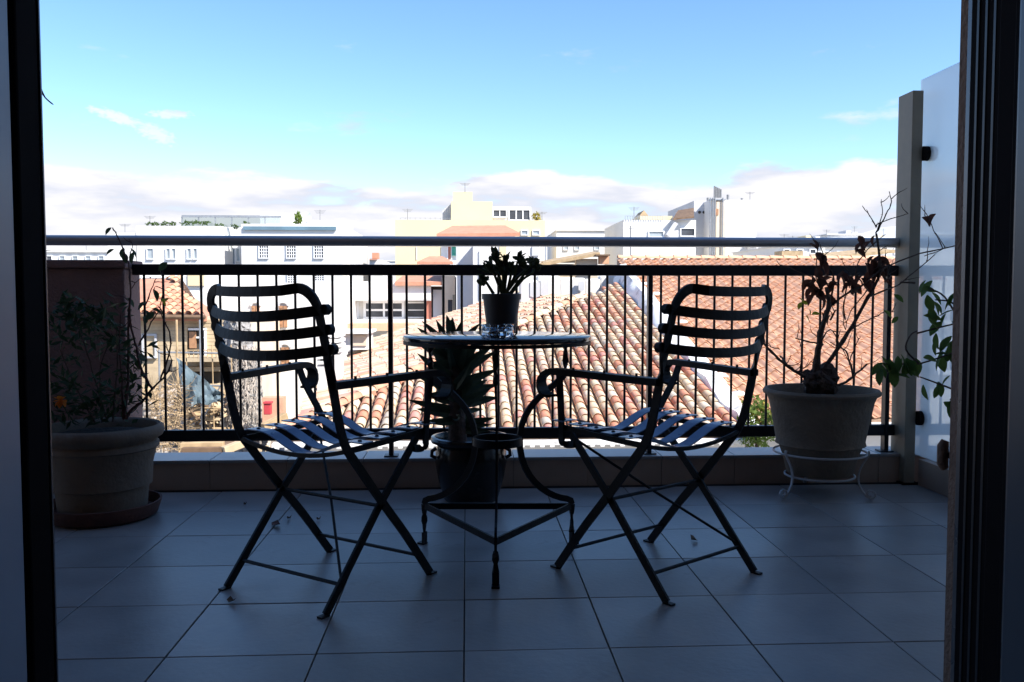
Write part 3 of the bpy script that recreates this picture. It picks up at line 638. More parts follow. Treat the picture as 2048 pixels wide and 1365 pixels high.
for x, y in SL+[(x+rnd(-22, 16), y+rnd(-16, 16)) for x, y in SL if x > 540 and rnd(0, 1) < .55]:
    a = rnd(-2.4, -.7) if rnd(0, 1) < .7 else rnd(-3.6, .4); d = V((math.cos(a), rnd(-.3, .3), math.sin(a))).normalized(); s = .058*rnd(.75, 1.15)
    put_leaf(lsh, sh, at(1480+x/1.95, 400+y/1.95, SY+rnd(-.03, .03))-d*s*.5, d, s, rnd(-.9, .9))
# twig at the top left
tw = thing('dry_twig', 'thin bare twig poking out past the left door frame against the sky', 'twig', at(60, 160, 2.4))
b = MB().tube(spline([at(-40, 120, 2.4), at(40, 145, 2.4), at(76, 172, 2.4), at(90, 195, 2.4), at(107, 210, 2.4)], 4), [.004]*8+[.0026]*4+[.002]*4+[.0008], 5)
b.build('branch', 'bark', tw, True)
MB().tube([at(76, 172, 2.4), at(83, 178, 2.4), at(86, 186, 2.4)], [.0016, .0012, .0006], 5).build('side_twig', 'bark', tw); MB().tube([at(80, 180, 2.4), at(78, 190, 2.4)], [.0014, .0006], 5).build('side_twig', 'bark', tw)
MB().tube([at(-60, 110, 2.4), V((at(-60, 0, 2.4).x, 1.9, 2.0)), V((at(-60, 0, 2.4).x-.1, 1.315, 2.2))], .006, 6).build('stem', 'bark', tw, True)
# litter on the floor
for i, (x, y, s) in enumerate([(552, 1053, .03), (578, 1040, .013), (637, 1042, .012), (490, 1012, .01), (463, 1207, .016), (1388, 1083, .02)]):
    p = at(x, y, 3); t = (0-H)/(p.z-H); p = V((p.x*t, p.y*t, .004))
    o = thing('dry_leaf', ['curled dry leaf lying on the floor tiles behind the left chair', 'tiny leaf scrap right of the curled dry leaf on the floor', 'tiny scrap on the tiles between the left chair legs', 'tiny dark crumb near the kerb left of the chair', 'small dark scrap by the left chair rear foot', 'small leaf scrap under the right chair'][i], 'leaf', p, rnd(0, 6), 'litter on the balcony floor')
    MB().add([(-s, -s*.4, .004), (0, -s*.5, 0), (s, -s*.2, .01), (s*1.1, s*.3, .014), (0, s*.5, .002), (-s, s*.35, .012)], [(0,1,4,5), (1,2,3,4)]).build('blade', 'timber_dark' if i else 'terracotta', o, local=True)

# ================================================================== TILED ROOFS
def tile_meshes(name, mats, kind, pw, ln):
    out = []
    for mt in mats:
        b = MB(); n = 6; vs = []
        def prof(u, s):      # u 0..1 across
            if kind == 'barrel':
                r = pw*.415*s; a = math.pi*u; return (-r*math.cos(a), r*.92*math.sin(a))
            x = (u-.5)*(pw+.012); return (x, .066*max(0, math.cos((u-.42)*math.pi*1.75))**1.3-.018*math.sin(math.pi*min(1, max(0, (u-.70)/.3))))
        n = 7 if kind == 'barrel' else 9
        for t, s, lift in ((0, 1.0, .030), (0, .0, 0), (1, .84, -.004)):
            pass
        for (yy, s, lift) in ((0, 1.0, .020 if kind == 'barrel' else .028), (ln+.05, .92 if kind == 'barrel' else .84, .002 if kind == 'barrel' else -.002)):
            for i in range(n+1):
                x, zz = prof(i/n, s); vs.append((x, yy, zz+lift))
        k = n+1
        for i in range(k):                       # thickness at the lower lip
            x, zz = prof(i/n, .86 if kind == 'barrel' else 1); vs.append((x, .004, zz+(.020 if kind == 'barrel' else .012)))
        b.add(vs, [(i, i+1, k+i+1, k+i) for i in range(n)]+[(2*k+i, 2*k+i+1, i+1, i) for i in range(n)])
        out.append((b, mt))
    return out
def inside(poly, x, y):
    c = False; j = len(poly)-1
    for i in range(len(poly)):
        if (poly[i][1] > y) != (poly[j][1] > y) and x < (poly[j][0]-poly[i][0])*(y-poly[i][1])/(poly[j][1]-poly[i][1])+poly[i][0]: c = not c
        j = i
    return c
def tiled_plane(parent, O, uvec, vvec, poly, pw, ln, mats, kind, limit, jit=.006, wt=None, lowdeck=.0):
    """poly in (u,v) metres on the plane; nearest `limit` tiles are objects, the others one stuff mesh"""
    O = V(O); u = V(uvec).normalized(); v = V(vvec).normalized(); nn = u.cross(v)
    ms = tile_meshes('tile', mats, kind, pw, ln); R3 = Matrix((u, v, nn)).transposed()
    sp = []
    us = [p[0] for p in poly]; vs = [p[1] for p in poly]
    i = math.floor(min(us)/pw)
    while i*pw < max(us):
        off = rnd(-.05, .05)
        j = math.floor(min(vs)/ln)
        while j*ln < max(vs):
            a, b_ = i*pw+pw/2, j*ln+off*(kind == 'barrel')
            if inside(poly, a, b_+ln*.5): sp.append((a, b_))
            j += 1
        i += 1
    def wp(a, b_): return O+u*a+v*b_
    sp.sort(key=lambda q: wp(*q).length)
    shared = [b.mesh('roof_tile', mt, True) for b, mt in ms]
    rest = MB(); org = ORG[parent.name]
    for k, (a, b_) in enumerate(sp):
        idx = random.choices(range(len(ms)), wt)[0] if wt else random.randrange(len(ms))
        rot = Matrix.Rotation(rnd(-jit, jit)*5, 3, 'Z') @ Matrix.Rotation(rnd(-jit, jit)*2, 3, 'X')
        p = wp(a, b_)+nn*(rnd(-jit, jit))+u*rnd(-jit, jit)
        if k < limit:
            o = link('roof_tile', shared[idx], parent); o.matrix_local = Matrix.Translation(p-org) @ (R3 @ rot).to_4x4()
        else:
            mm = R3 @ rot; rest.add([mm @ V(q)+p for q in ms[idx][0].v], ms[idx][0].f, idx)
    if rest.v: tag(rest.build('roof_tiles', mats, parent, True), kind='stuff')
    # battens / pan layer below
    dk = MB(); dk.add([wp(a, b_)-nn*.02 for a, b_ in poly]+[wp(a, b_)-nn*.14 for a, b_ in poly], [tuple(range(len(poly)))]+[(i, (i+1) % len(poly), len(poly)+(i+1) % len(poly), len(poly)+i) for i in range(len(poly))])
    return dk.build('roof_deck', 'deck', parent)
# --- old house: front slope faces us, hip to the left
a_ = V((-2.64, 12.4, -1.15)); ap = V((2.82, 21.3, .763)); rt = V((4.08, 23.3, 1.19))
old = thing('tiled_house', 'old white house with weathered beige and orange clay tile roof beyond the railing', 'house', (0.7, 16, -9))
rf = MB().add([V((-2.6, 12.6, -1.5)), V((4.2, 12.6, -1.5)), V((4.2, 12.62, -1.5))], [(0,1,2)])
sl = .215; vv = V((0, 1, sl)).normalized(); cs = math.hypot(1, sl)
rp1 = MB().box(-2.7, 4.1, 12.36, 12.42, -1.30, -1.215).build('front_roof_slope', 'plaster', old)
ORG[rp1.name] = ORG[old.name]
tiled_plane(rp1, a_, (1,0,0), vv, [(0,0), (6.72,0), (6.72,10.9*cs), (ap.x-a_.x+.5,9.4*cs), (ap.x-a_.x,8.9*cs)], .196, .29, ['old_tile%d' % i for i in range(8)], 'barrel', 300, wt=[4,4,3,2.5,2,2,1.5,1.5])
b2 = V((-3.16, 26, -.64)+V((0,0,.0))[:] if False else (-3.16, 26, .21)); c2 = V((1.15, 30, 1.57-.0))
b2 = V((-3.16, 26, .85-.64)); b2 = V((-3.16, 26, -.64))
n_ = (ap-a_).cross(b2-a_).normalized(); n_ = n_ if n_.z > 0 else -n_
dn = V((n_.x, n_.y, -(n_.x**2+n_.y**2)/n_.z)).normalized(); up = -dn; uu = up.cross(n_).normalized()
c2 = V((1.6, 31, 0)); c2.z = a_.z-(n_.x*(c2.x-a_.x)+n_.y*(c2.y-a_.y))/n_.z
rp2 = MB().tube([a_+V((0,0,.06)), a_.lerp(ap, .5)+V((0,0,.06)), ap+V((0,0,.06))], .05, 8).build('left_roof_slope', 'old_tile5', old); ORG[rp2.name] = ORG[old.name]
tiled_plane(rp2, a_, uu, up, [((q-a_).dot(uu), (q-a_).dot(up)) for q in (a_, ap, c2, b2)], .196, .29, ['old_tile%d' % i for i in range(8)], 'barrel', 120, wt=[4,4,4,2,1,3,2,2])
# hip tiles
hm = tile_meshes('t', ['old_tile0', 'old_tile3', 'old_tile1'], 'barrel', .22, .36); hm = [b.mesh('hip_tile', mt, True) for b, mt in hm]
hd = (ap-a_).normalized(); L_ = (ap-a_).length; k = 0; x_ = hd.cross(V((0,0,1))).normalized(); R3 = Matrix((x_, hd, x_.cross(hd))).transposed()
while k*.36 < L_-.2:
    o = link('hip_tile', random.choice(hm), rp1); o.matrix_local = Matrix.Translation(a_+hd*k*.36+V((0,0,.06+rnd(-.01,.01)))-ORG[old.name]) @ R3.to_4x4(); k += 1
MB().box(-2.62, 4.1, 12.62, 12.9, -9, -1.24).box(-2.62, -2.3, 12.9, 24, -9, -1.3).build('wall', 'white_wall', old)
MB().box(-2.70, 4.1, 12.18, 12.60, -1.262, -1.215).build('eave_board', 'plaster', old)
for i in range(48): MB().box(-2.66+i*.142, -2.60+i*.142, 12.172, 12.205, -1.29, -1.263).build('dentil', 'plaster', old)
# --- newer house to the right
new = thing('tiled_house', 'house with even rosy clay tile roof behind the right chair and pot', 'house', (7.5, 18, -9))
s2 = .25; v2 = V((0, 1, s2)).normalized(); c2s = math.hypot(1, s2); O2 = V((4.30, 13.2, -1.07))
rp3 = MB().box(4.3, 12.5, 13.16, 13.22, -1.25, -1.13).build('roof_slope', 'plaster', new); ORG[rp3.name] = ORG[new.name]
tiled_plane(rp3, O2, (1,0,0), v2, [(0,0), (8.2,0), (8.2,11.7*c2s), (0,11.7*c2s)], .26, .345, ['new_tile%d' % i for i in range(5)], 'wave', 300, jit=.003)
rm = tile_meshes('t', ['new_tile0', 'new_tile2'], 'barrel', .22, .40); rm = [b.mesh('ridge_tile', mt, True) for b, mt in rm]
for i in range(20):
    o = link('ridge_tile', random.choice(rm), rp3, V((4.32+i*.40, 24.9, -1.07+s2*11.7+.03))-ORG[new.name], (0, 0, -math.pi/2)); o.scale = (1.25, 1, 1)
MB().box(4.5, 12.4, 13.5, 24.0, -9, -1.18).build('wall', 'white_wall', new)
# white plaster verge between the two roofs
b = MB(); vs = []; n = 40
for i in range(n+1):
    y = 12.35+i*11.3/n; zl = -1.15+sl*(y-12.4); zh = -1.07+s2*(y-13.2); w = rnd(-.03, .03); e1 = .05*math.sin(i*1.1)+w
    vs += [(3.98+e1, y, zl-.02), (4.02+e1*.8, y, zl+.12+w), (4.16, y, zh+.13+w), (4.33+w, y, zh+.15+w*.6), (4.40+e1, y, zh+.05)]
b.add(vs, [(i*5+k, i*5+k+1, i*5+k+6, i*5+k+5) for i in range(n) for k in range(4)]+[(0,1,2,3,4)])
b.build('plaster_verge', 'plaster', new, True)
# plaster dabs over the first tiles beside the verge
for i in range(9):
    y = 14+i*1.1+rnd(-.2, .2); MB().sphere((4.47+rnd(-.05, .1), y, -1.07+s2*(y-13.2)+.06), .13, 8, sq=(1, 1.2, .45), jit=.12).build('plaster_dab', 'plaster', rp3, True)
# shrub growing at the eave
def leafball(name, root, c, rad, n, s, m, kind='stuff', gap=.0):
    b = MB()
    for i in range(n):
        d = V((random.gauss(0,1), random.gauss(0,1), random.gauss(0,1))).normalized(); r = rnd(.35, 1)**.5
        q = V(c)+V((d.x*rad[0], d.y*rad[1], d.z*rad[2]))*r*(1+.25*math.sin(d.x*7+d.z*9))
        e = V((rnd(-1,1), rnd(-1,1), rnd(-1,1))).normalized()*s*rnd(.6, 1.3); f_ = e.cross(V((rnd(-1,1), rnd(-1,1), rnd(-1,1)))).normalized()*s*.45
        b.add([q-e, q+f_, q+e, q-f_], [(0,1,2,3)])
    return tag(b.build(name, m, root), kind=kind)
rs = thing('roof_shrub', 'sunlit green shrub growing at the eave below the plaster verge', 'shrub', (3.98, 12.2, -2.4))
cc = at(1516, 850, 12.1)
leafball('crown', rs, cc, (.24, .22, .38), 700, .045, 'bush_green'); leafball('crown', rs, cc+V((.1, .05, .1)), (.16, .15, .25), 160, .04, 'bush_yellow')
MB().tube([cc-V((0, -.3, 1.6)), cc-V((0, -.1, .5)), cc+V((.05, 0, .1))], [.04, .03, .015], 6).build('stem', 'bark', rs); MB().tube([cc-V((0, .1, .5)), cc+V((-.12, 0, .15))], [.02, .008], 6).build('stem', 'bark', rs)

# ================================================================== CITY BEHIND
GZ = -9
def blk(b, x0, y0, x1, y1, Y, dep, ground=True, mi=0):
    p, q = at(x0, y0, Y), at(x1, y0 if ground else y1, Y); b.box(p.x, q.x, Y, Y+dep, GZ if ground else q.z, p.z, mi); return b
def bld(name, label, x, Y, cat='building', group=None): 
    p = at(x, 590, Y); return thing(name, label, cat, (p.x, Y, GZ), 0, group)
def pane(root, x0, y0, x1, y1, Y, glass='pane', frame='win_white', mull=1, tr=0, nm='window', fw=None):
    """window: frame proud of the wall, glass set back inside it, mullions"""
    p, q = at(x0, y0, Y), at(x1, y1, Y); w = q.x-p.x; h = p.z-q.z; t = fw or max(.05, .07*w)
    f_ = MB().box(p.x-t, q.x+t, Y-.09, Y-.003, p.z, p.z+t).box(p.x-t, q.x+t, Y-.13, Y-.003, q.z-t, q.z).box(p.x-t, p.x, Y-.09, Y-.003, q.z+.001, p.z-.001).box(q.x, q.x+t, Y-.09, Y-.003, q.z+.001, p.z-.001)
    for i in range(1, mull): xx = p.x+w*i/mull; f_.box(xx-t*.4, xx+t*.4, Y-.06, Y-.013, q.z+.002, p.z-.002)
    for i in range(1, tr+1): zz = q.z+h*i/(tr+1); f_.box(p.x+.002, q.x-.002, Y-.055, Y-.014, zz-t*.4, zz+t*.4)
    fo = f_.build(nm, frame, root); MB().box(p.x+.001, q.x-.001, Y-.012, Y-.002, q.z+.001, p.z-.001).build('glass', glass, fo); return fo
# -- big white building, left
Y = 55
wb = bld('apartment_building', 'large white apartment building with rooftop terrace and blue glass band', 480, Y)
b = MB(); blk(b, 214, 466, 271, 0, Y+.05, 14); blk(b, 272, 452, 444, 0, Y, 14); blk(b, 482, 448, 684, 0, Y-.6, 14); blk(b, 444, 456, 482, 0, Y+2.5, 10)
b.build('wall', 'white_wall', wb)
blk(MB(), 520, 430, 583, 452, Y+5, 4, False).build('penthouse', 'white_wall', wb); blk(MB(), 600, 441, 690, 452, Y+3, 4, False).build('penthouse', 'white_wall', wb)
blk(MB(), 486, 453, 672, 461, Y-.75, .12, False).build('glass_band', 'blue_glass', wb)
p, q = at(353, 431, Y), at(556, 452, Y)
for i in range(6):
    x0 = p.x+(q.x-p.x)*i/6; x1 = p.x+(q.x-p.x)*(i+1)/6
    MB().box(x0+.04, x1-.04, Y+1, Y+1.04, q.z, p.z-.05).build('glass_panel', 'thin_glass', wb); MB().box(x0-.03, x0+.03, Y+.97, Y+1.07, q.z, p.z).build('rail_post', 'steel', wb)
MB().box(p.x, q.x, Y+.95, Y+1.1, p.z-.04, p.z+.10).build('terrace_rail', 'steel', wb)
for x in (301, 337, 348, 379, 391): pane(wb, x-(6 if x == 301 else 3.5), 498, x+(6 if x == 301 else 3.5), 518, Y, 'pane_pale')
for r0, r1, xs in ((491, 516, (528, 583, 638)), (550, 566, (534, 585, 639))):
    for x in xs: pane(wb, x-9, r0, x+9, r1, Y-.6, 'pane', 'win_white', 4, 3, 'lattice_window')
blk(MB(), 444, 494, 457, 532, Y+2.4, .1, False).build('panel', 'cream_wall', wb); pane(wb, 461, 498, 470, 528, Y+2.5, 'pane_pale'); pane(wb, 473, 498, 480, 522, Y+2.5, 'pane_pale')
b = MB(); blk(b, 684, 494, 712, 0, Y+3, 8); b.build('side_wall', 'grey_wall', wb)
for i, (x, y, r) in enumerate([(300,449,.5),(312,448,.6),(330,448,.6),(345,448,.5),(372,447,.7),(392,446,.7),(410,446,.6),(440,452,.6),(470,454,.5),(490,448,.5)]):
    o = thing('planter_bush', '%s low planter bush from the left along the white rooftop edge' % ['first','second','third','fourth','fifth','sixth','seventh','eighth','ninth','tenth'][i], 'bush', at(x, y+4, Y+.5), 0, 'bushes along the white rooftop')
    leafball('crown', o, at(x, y, Y+.5), (r*.5, r*.4, .14), 40, .10, 'leaf_green', None)
o = thing('roof_palm', 'small spiky palm on the white rooftop right of the penthouse', 'palm', at(597, 448, Y+1)); leafball('crown', o, at(597, 438, Y+1), (.25, .25, .35), 90, .16, 'bush_green', None); MB().tube([at(597, 449, Y+1), at(597, 440, Y+1)], .06, 6).build('trunk', 'bark', o)
o = thing('satellite_dish', 'white satellite dish beside the small rooftop palm', 'satellite dish', at(613, 447, Y+1)); b = MB(); c = at(613, 434, Y+1)
b.add([c+V((0,.1,0))]+[c+V((.32*math.cos(i*.5236), -.05, .32*math.sin(i*.5236))) for i in range(12)], [(0, i+1, (i+1) % 12+1) for i in range(12)]); b.build('dish', 'win_white', o); MB().tube([at(613, 449, Y+1), c+V((0,.1,0))], .03, 6).build('mast', 'steel', o)
# -- arched white house, nearer
Y = 27
ah = bld('arched_house', 'white house with arched brown shuttered windows behind the left chair back', 540, Y, 'house')
b = MB(); blk(b, 455, 566, 640, 0, Y, 9); b.build('wall', 'white_wall', ah)
for x, r in ((512, 0), (567, 0), (512, 1), (571, 1)):
    y0, y1 = (612, 655) if r == 0 else (695, 735)
    p, q = at(x-8, y0, Y), at(x+8, y1, Y); c = V(((p.x+q.x)/2, Y, p.z)); rad = (q.x-p.x)/2
    s = MB().box(p.x, c.x-.01, Y-.06, Y-.003, q.z, p.z).box(c.x+.01, q.x, Y-.06, Y-.003, q.z, p.z).build('shutter', 'shutter_brown', ah)
    for k in range(5): MB().box(p.x+.03, c.x-.03, Y-.08, Y-.061, q.z+.08+k*(p.z-q.z)/5.3, q.z+.11+k*(p.z-q.z)/5.3).build('louvre', 'shutter_brown', s)
    b = MB().tube([c+V((-(rad+.03)*math.cos(t*math.pi/10), -.04, (rad+.03)*.75*math.sin(t*math.pi/10))) for t in range(11)], .045, 6); b.build('arch_moulding', 'grey_wall', ah)
    b = MB().add([c+V((-rad*.95*math.cos(t*math.pi/10), -.02, rad*.7*math.sin(t*math.pi/10))) for t in range(11)], [tuple(range(11))]); b.build('fanlight', 'pane_pale', ah)
# -- left: glass-fronted block and orange hip roof, timber house
Y = 30
gb = bld('flat_block', 'pale flat roofed block with dark window strip above the orange roof', 340, Y)
b = MB(); blk(b, 240, 548, 372, 0, Y, 8); blk(b, 372, 546, 412, 0, Y-1, 8); b.build('wall', 'white_wall', gb)
for x0, x1 in ((286, 302), (304, 328), (331, 350), (352, 369)): pane(gb, x0, 557, x1, 586, Y, 'pane')
blk(MB(), 375, 548, 408, 572, Y-1.1, .08, False).build('blind', 'cream_wall', gb)
yb = bld('narrow_house', 'narrow white house with small balcony between the flat block and lattice windows', 440, 36, 'house')
b = MB(); blk(b, 408, 540, 482, 0, 36, 8); b.build('wall', 'white_wall', yb)
blk(MB(), 436, 566, 476, 569, 35, 1, False).build('balcony_slab', 'beige_wall', yb); pane(yb, 449, 568, 458, 582, 36, 'shutter_brown'); pane(yb, 461, 549, 470, 563, 36, 'pane'); pane(yb, 425, 552, 434, 580, 36, 'pane_pale')
Y = 21
th = bld('timber_house', 'derelict timber boarded house with small orange hip roof, left', 370, Y, 'house')
e0, e1, r0, r1 = at(262, 631, Y-.3), at(412, 633, Y-.3), at(250, 556, Y+3.4), at(332, 566, Y+3.4)
r0.z = r1.z = at(300, 558, Y+3.4).z
b = MB().add([e0, e1, r1, r0, e1+V((-.75, 3.6, .0)), e0-V((0,0,.12)), e1-V((0,0,.12)), e1+V((-.75,3.6,-.12))], [(0,1,2,3), (1,4,2), (5,6,1,0), (6,7,4,1)]); rfo = b.build('roof', 'orange_roof', th)
vv3 = (r0-e0); uu3 = (e1-e0).normalized(); vv3 = vv3-uu3*vv3.dot(uu3)
ORG[rfo.name] = ORG[th.name]
lw = (e1-e0).length; hh = vv3.length
tiled_plane(rfo, e0+V((0,-.02,.03)), uu3, vv3, [(0,0), (lw,0), ((r1-e0).dot(uu3), hh), (0,hh)], .2, .3, ['orange_roof', 'new_tile1', 'new_tile0'], 'barrel', 0, .004)
MB().tube([e0+V((0,-.08,-.02)), e1+V((0,-.08,-.02))], .05, 8).build('gutter', 'timber_dark', th)
b = MB(); blk(b, 262, 634, 452, 0, Y+.02, 6); b.build('wall', 'beige_wall', th)
yy = 640.0; k = 0
while yy < 800:
    hgt = 7.4
    segs = [(262, 376), (411, 452)] if 660 < yy+hgt and yy < 716 else [(262, 452)]
    if 742 < yy < 768: segs = [(262, 390)]
    for s0, s1 in segs:
        p, q = at(s0, yy, Y), at(s1, yy+hgt-.7, Y); t = rnd(0, .012); MB().box(p.x, q.x, Y-.035-t, Y+.019, q.z, p.z).build('board', 'board', th)
    yy += hgt; k += 1
blk(MB(), 376, 660, 411, 716, Y-.01, .02, False).build('doorway', 'dark_open', th)
sd = blk(MB(), 378, 664, 392, 697, Y-.10, .05, False).build('shutter', 'shutter_brown', th)
b = MB(); blk(b, 376, 657, 412, 661, Y-.12, .1, False); blk(b, 408, 662, 412, 716, Y-.12, .1, False); blk(b, 392, 674, 408, 677, Y-.1, .08, False); b.build('door_frame', 'win_white', th)
b = MB(); blk(b, 350, 716, 445, 724, Y-.9, .9, False); b.build('balcony_slab', 'board', th)
b = MB(); blk(b, 350, 700, 440, 702, Y-.9, .05, False)
for x in range(350, 442, 9): blk(b, x, 701, x+1.4, 717, Y-.9, .04, False)
b.build('balcony_rail', 'timber', th)
blk(MB(), 390, 744, 448, 768, Y-.012, .03, False).build('opening', 'dark_open', th)
for i, (x0, y0, x1, y1) in enumerate([(345,735,450,743),(385,770,450,778)]): blk(MB(), x0, y0, x1, y1, Y-.4, .38, False).build('beam', 'board', th)
pane(th, 290, 672, 312, 712, Y, 'pane_pale', 'grey_wall')
# rubble yard below with net, scaffold, tarp, beams
yd = struct('rubble_yard', MB(), 'rubble') if False else None
b = MB(); nx, ny = 40, 24; vs = []
for j in range(ny+1):
    for i in range(nx+1):
        x = -7.2+i*5.6/nx; y = 14.2+j*6.6/ny; hh = -3.9+1.5*(j/ny)+.35*math.sin(i*.7)*math.cos(j*.9)+rnd(-.16, .16)
        vs.append((x, y, hh))
b.add(vs, [(j*(nx+1)+i, j*(nx+1)+i+1, (j+1)*(nx+1)+i+1, (j+1)*(nx+1)+i) for j in range(ny) for i in range(nx)])
struct('rubble_mound', b, 'rubble')
rw = thing('ruined_wall', 'broken stone wall of pale rubble below the timber house', 'wall', (-5, 18.5, -6))
b = MB()
for r in range(9):
    x = at(285, 800, 18.5).x
    while x < at(445, 800, 18.5).x:
        w = rnd(.10, .30); zt = at(300, 780, 18.5).z-r*.2+rnd(-.03, .05)
        if not (rnd(0, 1) < .12 and r < 3):
            MB().box(x, x+w-.02, 18.5-rnd(.0, .09), 19, zt-.185-rnd(0, .01), zt).build('stone', random.choice(('rubble', 'rubble', 'timber')), rw, bevel=.03)
        x += w
MB().box(at(285, 800, 18.5).x, at(445, 800, 18.5).x, 18.55, 18.95, -6, at(300, 786, 18.5).z).build('core', 'rubble', rw)
sc = thing('scaffold', 'thin pale scaffold poles in front of the timber house', 'scaffold', at(380, 880, 16.8))
for x in (318, 353, 400, 442): 
    p = at(x, 640 if x != 318 else 700, 16.8); MB().tube([p, V((p.x, p.y, -4.6))], .022, 6).build('pole', 'timber' if x == 353 else 'steel', sc)
for y in (705, 770, 815): 
    p, q = at(318, y, 16.8), at(442, y+2, 16.8); MB().tube([p, q], .018, 6).build('ledger', 'steel' if y != 815 else 'timber', sc)
tp = thing('blue_tarp', 'faded blue tarp hung over the scaffold left of the chair', 'tarp', at(395, 810, 16.6))
b = MB(); nx, ny = 14, 10; vs = []
for j in range(ny+1):
    for i in range(nx+1):
        s, t = i/nx, j/ny
        top = V((352, 715, 0)).lerp(V((448, 790, 0)), s); bot = V((372, 812, 0)).lerp(V((442, 806, 0)), s); q = top.lerp(bot, t)
        vs.append(at(q.x+2*math.sin(j*1.3+i), q.y+3*math.sin(i*.9)*t, 16.55+.10*math.sin(i*1.4+j*.8)+.06*math.sin(i*3.1)-.25*t))
b.add(vs, [(j*(nx+1)+i, j*(nx+1)+i+1, (j+1)*(nx+1)+i+1, (j+1)*(nx+1)+i) for j in range(ny) for i in range(nx)]); b.build('sheet', 'tarp', tp, True)
iv = thing('creeper_wall', 'tall grey pillar of dry creeper behind the left chair armrest', 'creeper', at(490, 880, 17.5))
b = MB(); nx, ny = 26, 50; vs = []
for j in range(ny+1):
    for i in range(nx+1):
        a = math.pi*(i/nx); y = 640+270*j/ny; w = (34 if y > 720 else 26+8*(y-640)/80)+(12*max(0, (y-760)/120))
        p = at(488-(14 if y < 720 else 0)-w*math.cos(a), y, 17.6-.45*math.sin(a)); vs.append(p+V((rnd(-.03, .03), rnd(-.045, .03), rnd(-.03, .03))))
b.add(vs, [(j*(nx+1)+i, j*(nx+1)+i+1, (j+1)*(nx+1)+i+1, (j+1)*(nx+1)+i) for j in range(ny) for i in range(nx)]); b.build('mass', 'creeper', iv)
b = MB()
for i in range(1100):
    x = 488+rnd(-36, 36); y = rnd(690, 890); a = rnd(-.5, .5)+math.pi/2; l = rnd(5, 14); dy = rnd(-.12, .0); e = abs(x-488)/40; yy = 17.6-.47*math.sqrt(max(0, 1-e*e))+dy
    b.tube([at(x, y, yy), at(x+l*math.cos(a), y+l*math.sin(a), yy+rnd(-.04, .04))], [.008, .003], 3)
tag(b.build('dry_stems', 'rubble', iv), kind='stuff')
for nm, lab, pts, m_ in (('timber_beam', 'yellowish timber beam lying beyond the left chair seat', [(525, 855, 15.5), (572, 832, 15.9)], 'timber'), ('timber_beam', 'ochre timber beam just above the kerb at lower left', [(362, 893, 15), (448, 891, 15)], 'timber'), ('timber_beam', 'short pale timber beam slanting behind the chair leg', [(446, 902, 14.8), (488, 886, 15.1)], 'board')):
    o = thing(nm, lab, 'beam', at(*pts[0]), 0, 'loose beams in the yard'); MB().bar([at(*pts[0]), at(*pts[1])], (0,0,1), .13, .12).build('beam_body', m_, o, bevel=.01)
o = thing('red_crate', 'small red object on the rubble beside the grey creeper', 'crate', at(533, 832, 16)); blk(MB(), 527, 808, 541, 830, 16, .14, False).build('side', 'red_paint', o, bevel=.01); blk(MB(), 526, 805, 542, 808, 15.98, .18, False).build('rim', 'red_paint', o)
o = thing('yard_roof', 'low dark lean-to roof edge under the ochre beam', 'shed', at(400, 905, 14.6)); blk(MB(), 362, 897, 448, 910, 14.8, 1.2, False).build('roof_sheet', 'timber_dark', o); 
for x in (500, 516, 530, 548): blk(MB(), x, 892, x+7, 930, 14.6, .05, False).build('plank', random.choice(('board', 'rubble')), o)
o = thing('pink_wall', 'low pinkish plaster wall between the creeper and the tiled roof', 'wall', at(550, 830, 15.8)); blk(MB(), 524, 796, 566, 845, 16.4, .3, False).build('wall_body', 'new_tile3', o); 
db = thing('dry_brush', 'tangle of dry brown twigs on the rubble left of the scaffold', 'brush', at(320, 890, 16))
b = MB()
for i in range(500):
    p = at(rnd(288, 372), rnd(770, 905), 16+rnd(-.5, .6)); d = V((rnd(-1,1), rnd(-.6,.6), rnd(-.2,1))).normalized()*rnd(.15, .4); b.tube([p, p+d*.5+V((rnd(-.04,.04),0,0)), p+d], [.007, .005, .002], 3)
tag(b.build('twigs', 'timber', db), kind='stuff')
dbr = MB()
for i in range(90):
    x, y = rnd(380, 452), rnd(800, 900); p = at(x, y, 17.4+rnd(-.4, .3)); a = rnd(0, 3.14); d = V((math.cos(a), rnd(-.3, .3), .5*math.sin(a)))*rnd(.1, .35); dbr.bar([p-d, p+d], (0, .5, 1), rnd(.03, .07), .03, random.randrange(3))
tag(dbr.build('debris', ['timber', 'board', 'timber_dark'], rw), kind='stuff')
for x0, y0, x1, y1 in ((404, 842, 416, 872), (424, 838, 438, 868), (330, 720, 344, 745)): blk(MB(), x0, y0, x1, y1, 18.36, .03, False).build('opening', 'dark_open', rw)
for x in (372, 424, 462): p = at(x, 690, 16.9); MB().tube([p, V((p.x+.03, p.y, -4.6))], .012, 5).build('pole', 'timber', sc)
MB().tube([at(318, 860, 16.8), at(400, 770, 16.8)], .014, 5).build('brace', 'steel', sc); MB().tube([at(400, 850, 16.8), at(442, 770, 16.8)], .014, 5).build('brace', 'steel', sc)
# wires and aerials
def aerial(root, x, y0, y1, Y):
    p, q = at(x, y0, Y), at(x, y1, Y); b = MB().tube([p, q], .025, 5)
    for k in range(4): c = p.lerp(q, .05+.07*k); w = (.38-.05*k); b.tube([c-V((w, 0, 0)), c+V((w, 0, 0))], .012, 4)
    b.build('aerial', 'tank', root)
for x, y0, y1 in ((640, 420, 447), (300, 432, 452), (250, 448, 466)): aerial(wb, x, y0, y1, 57)
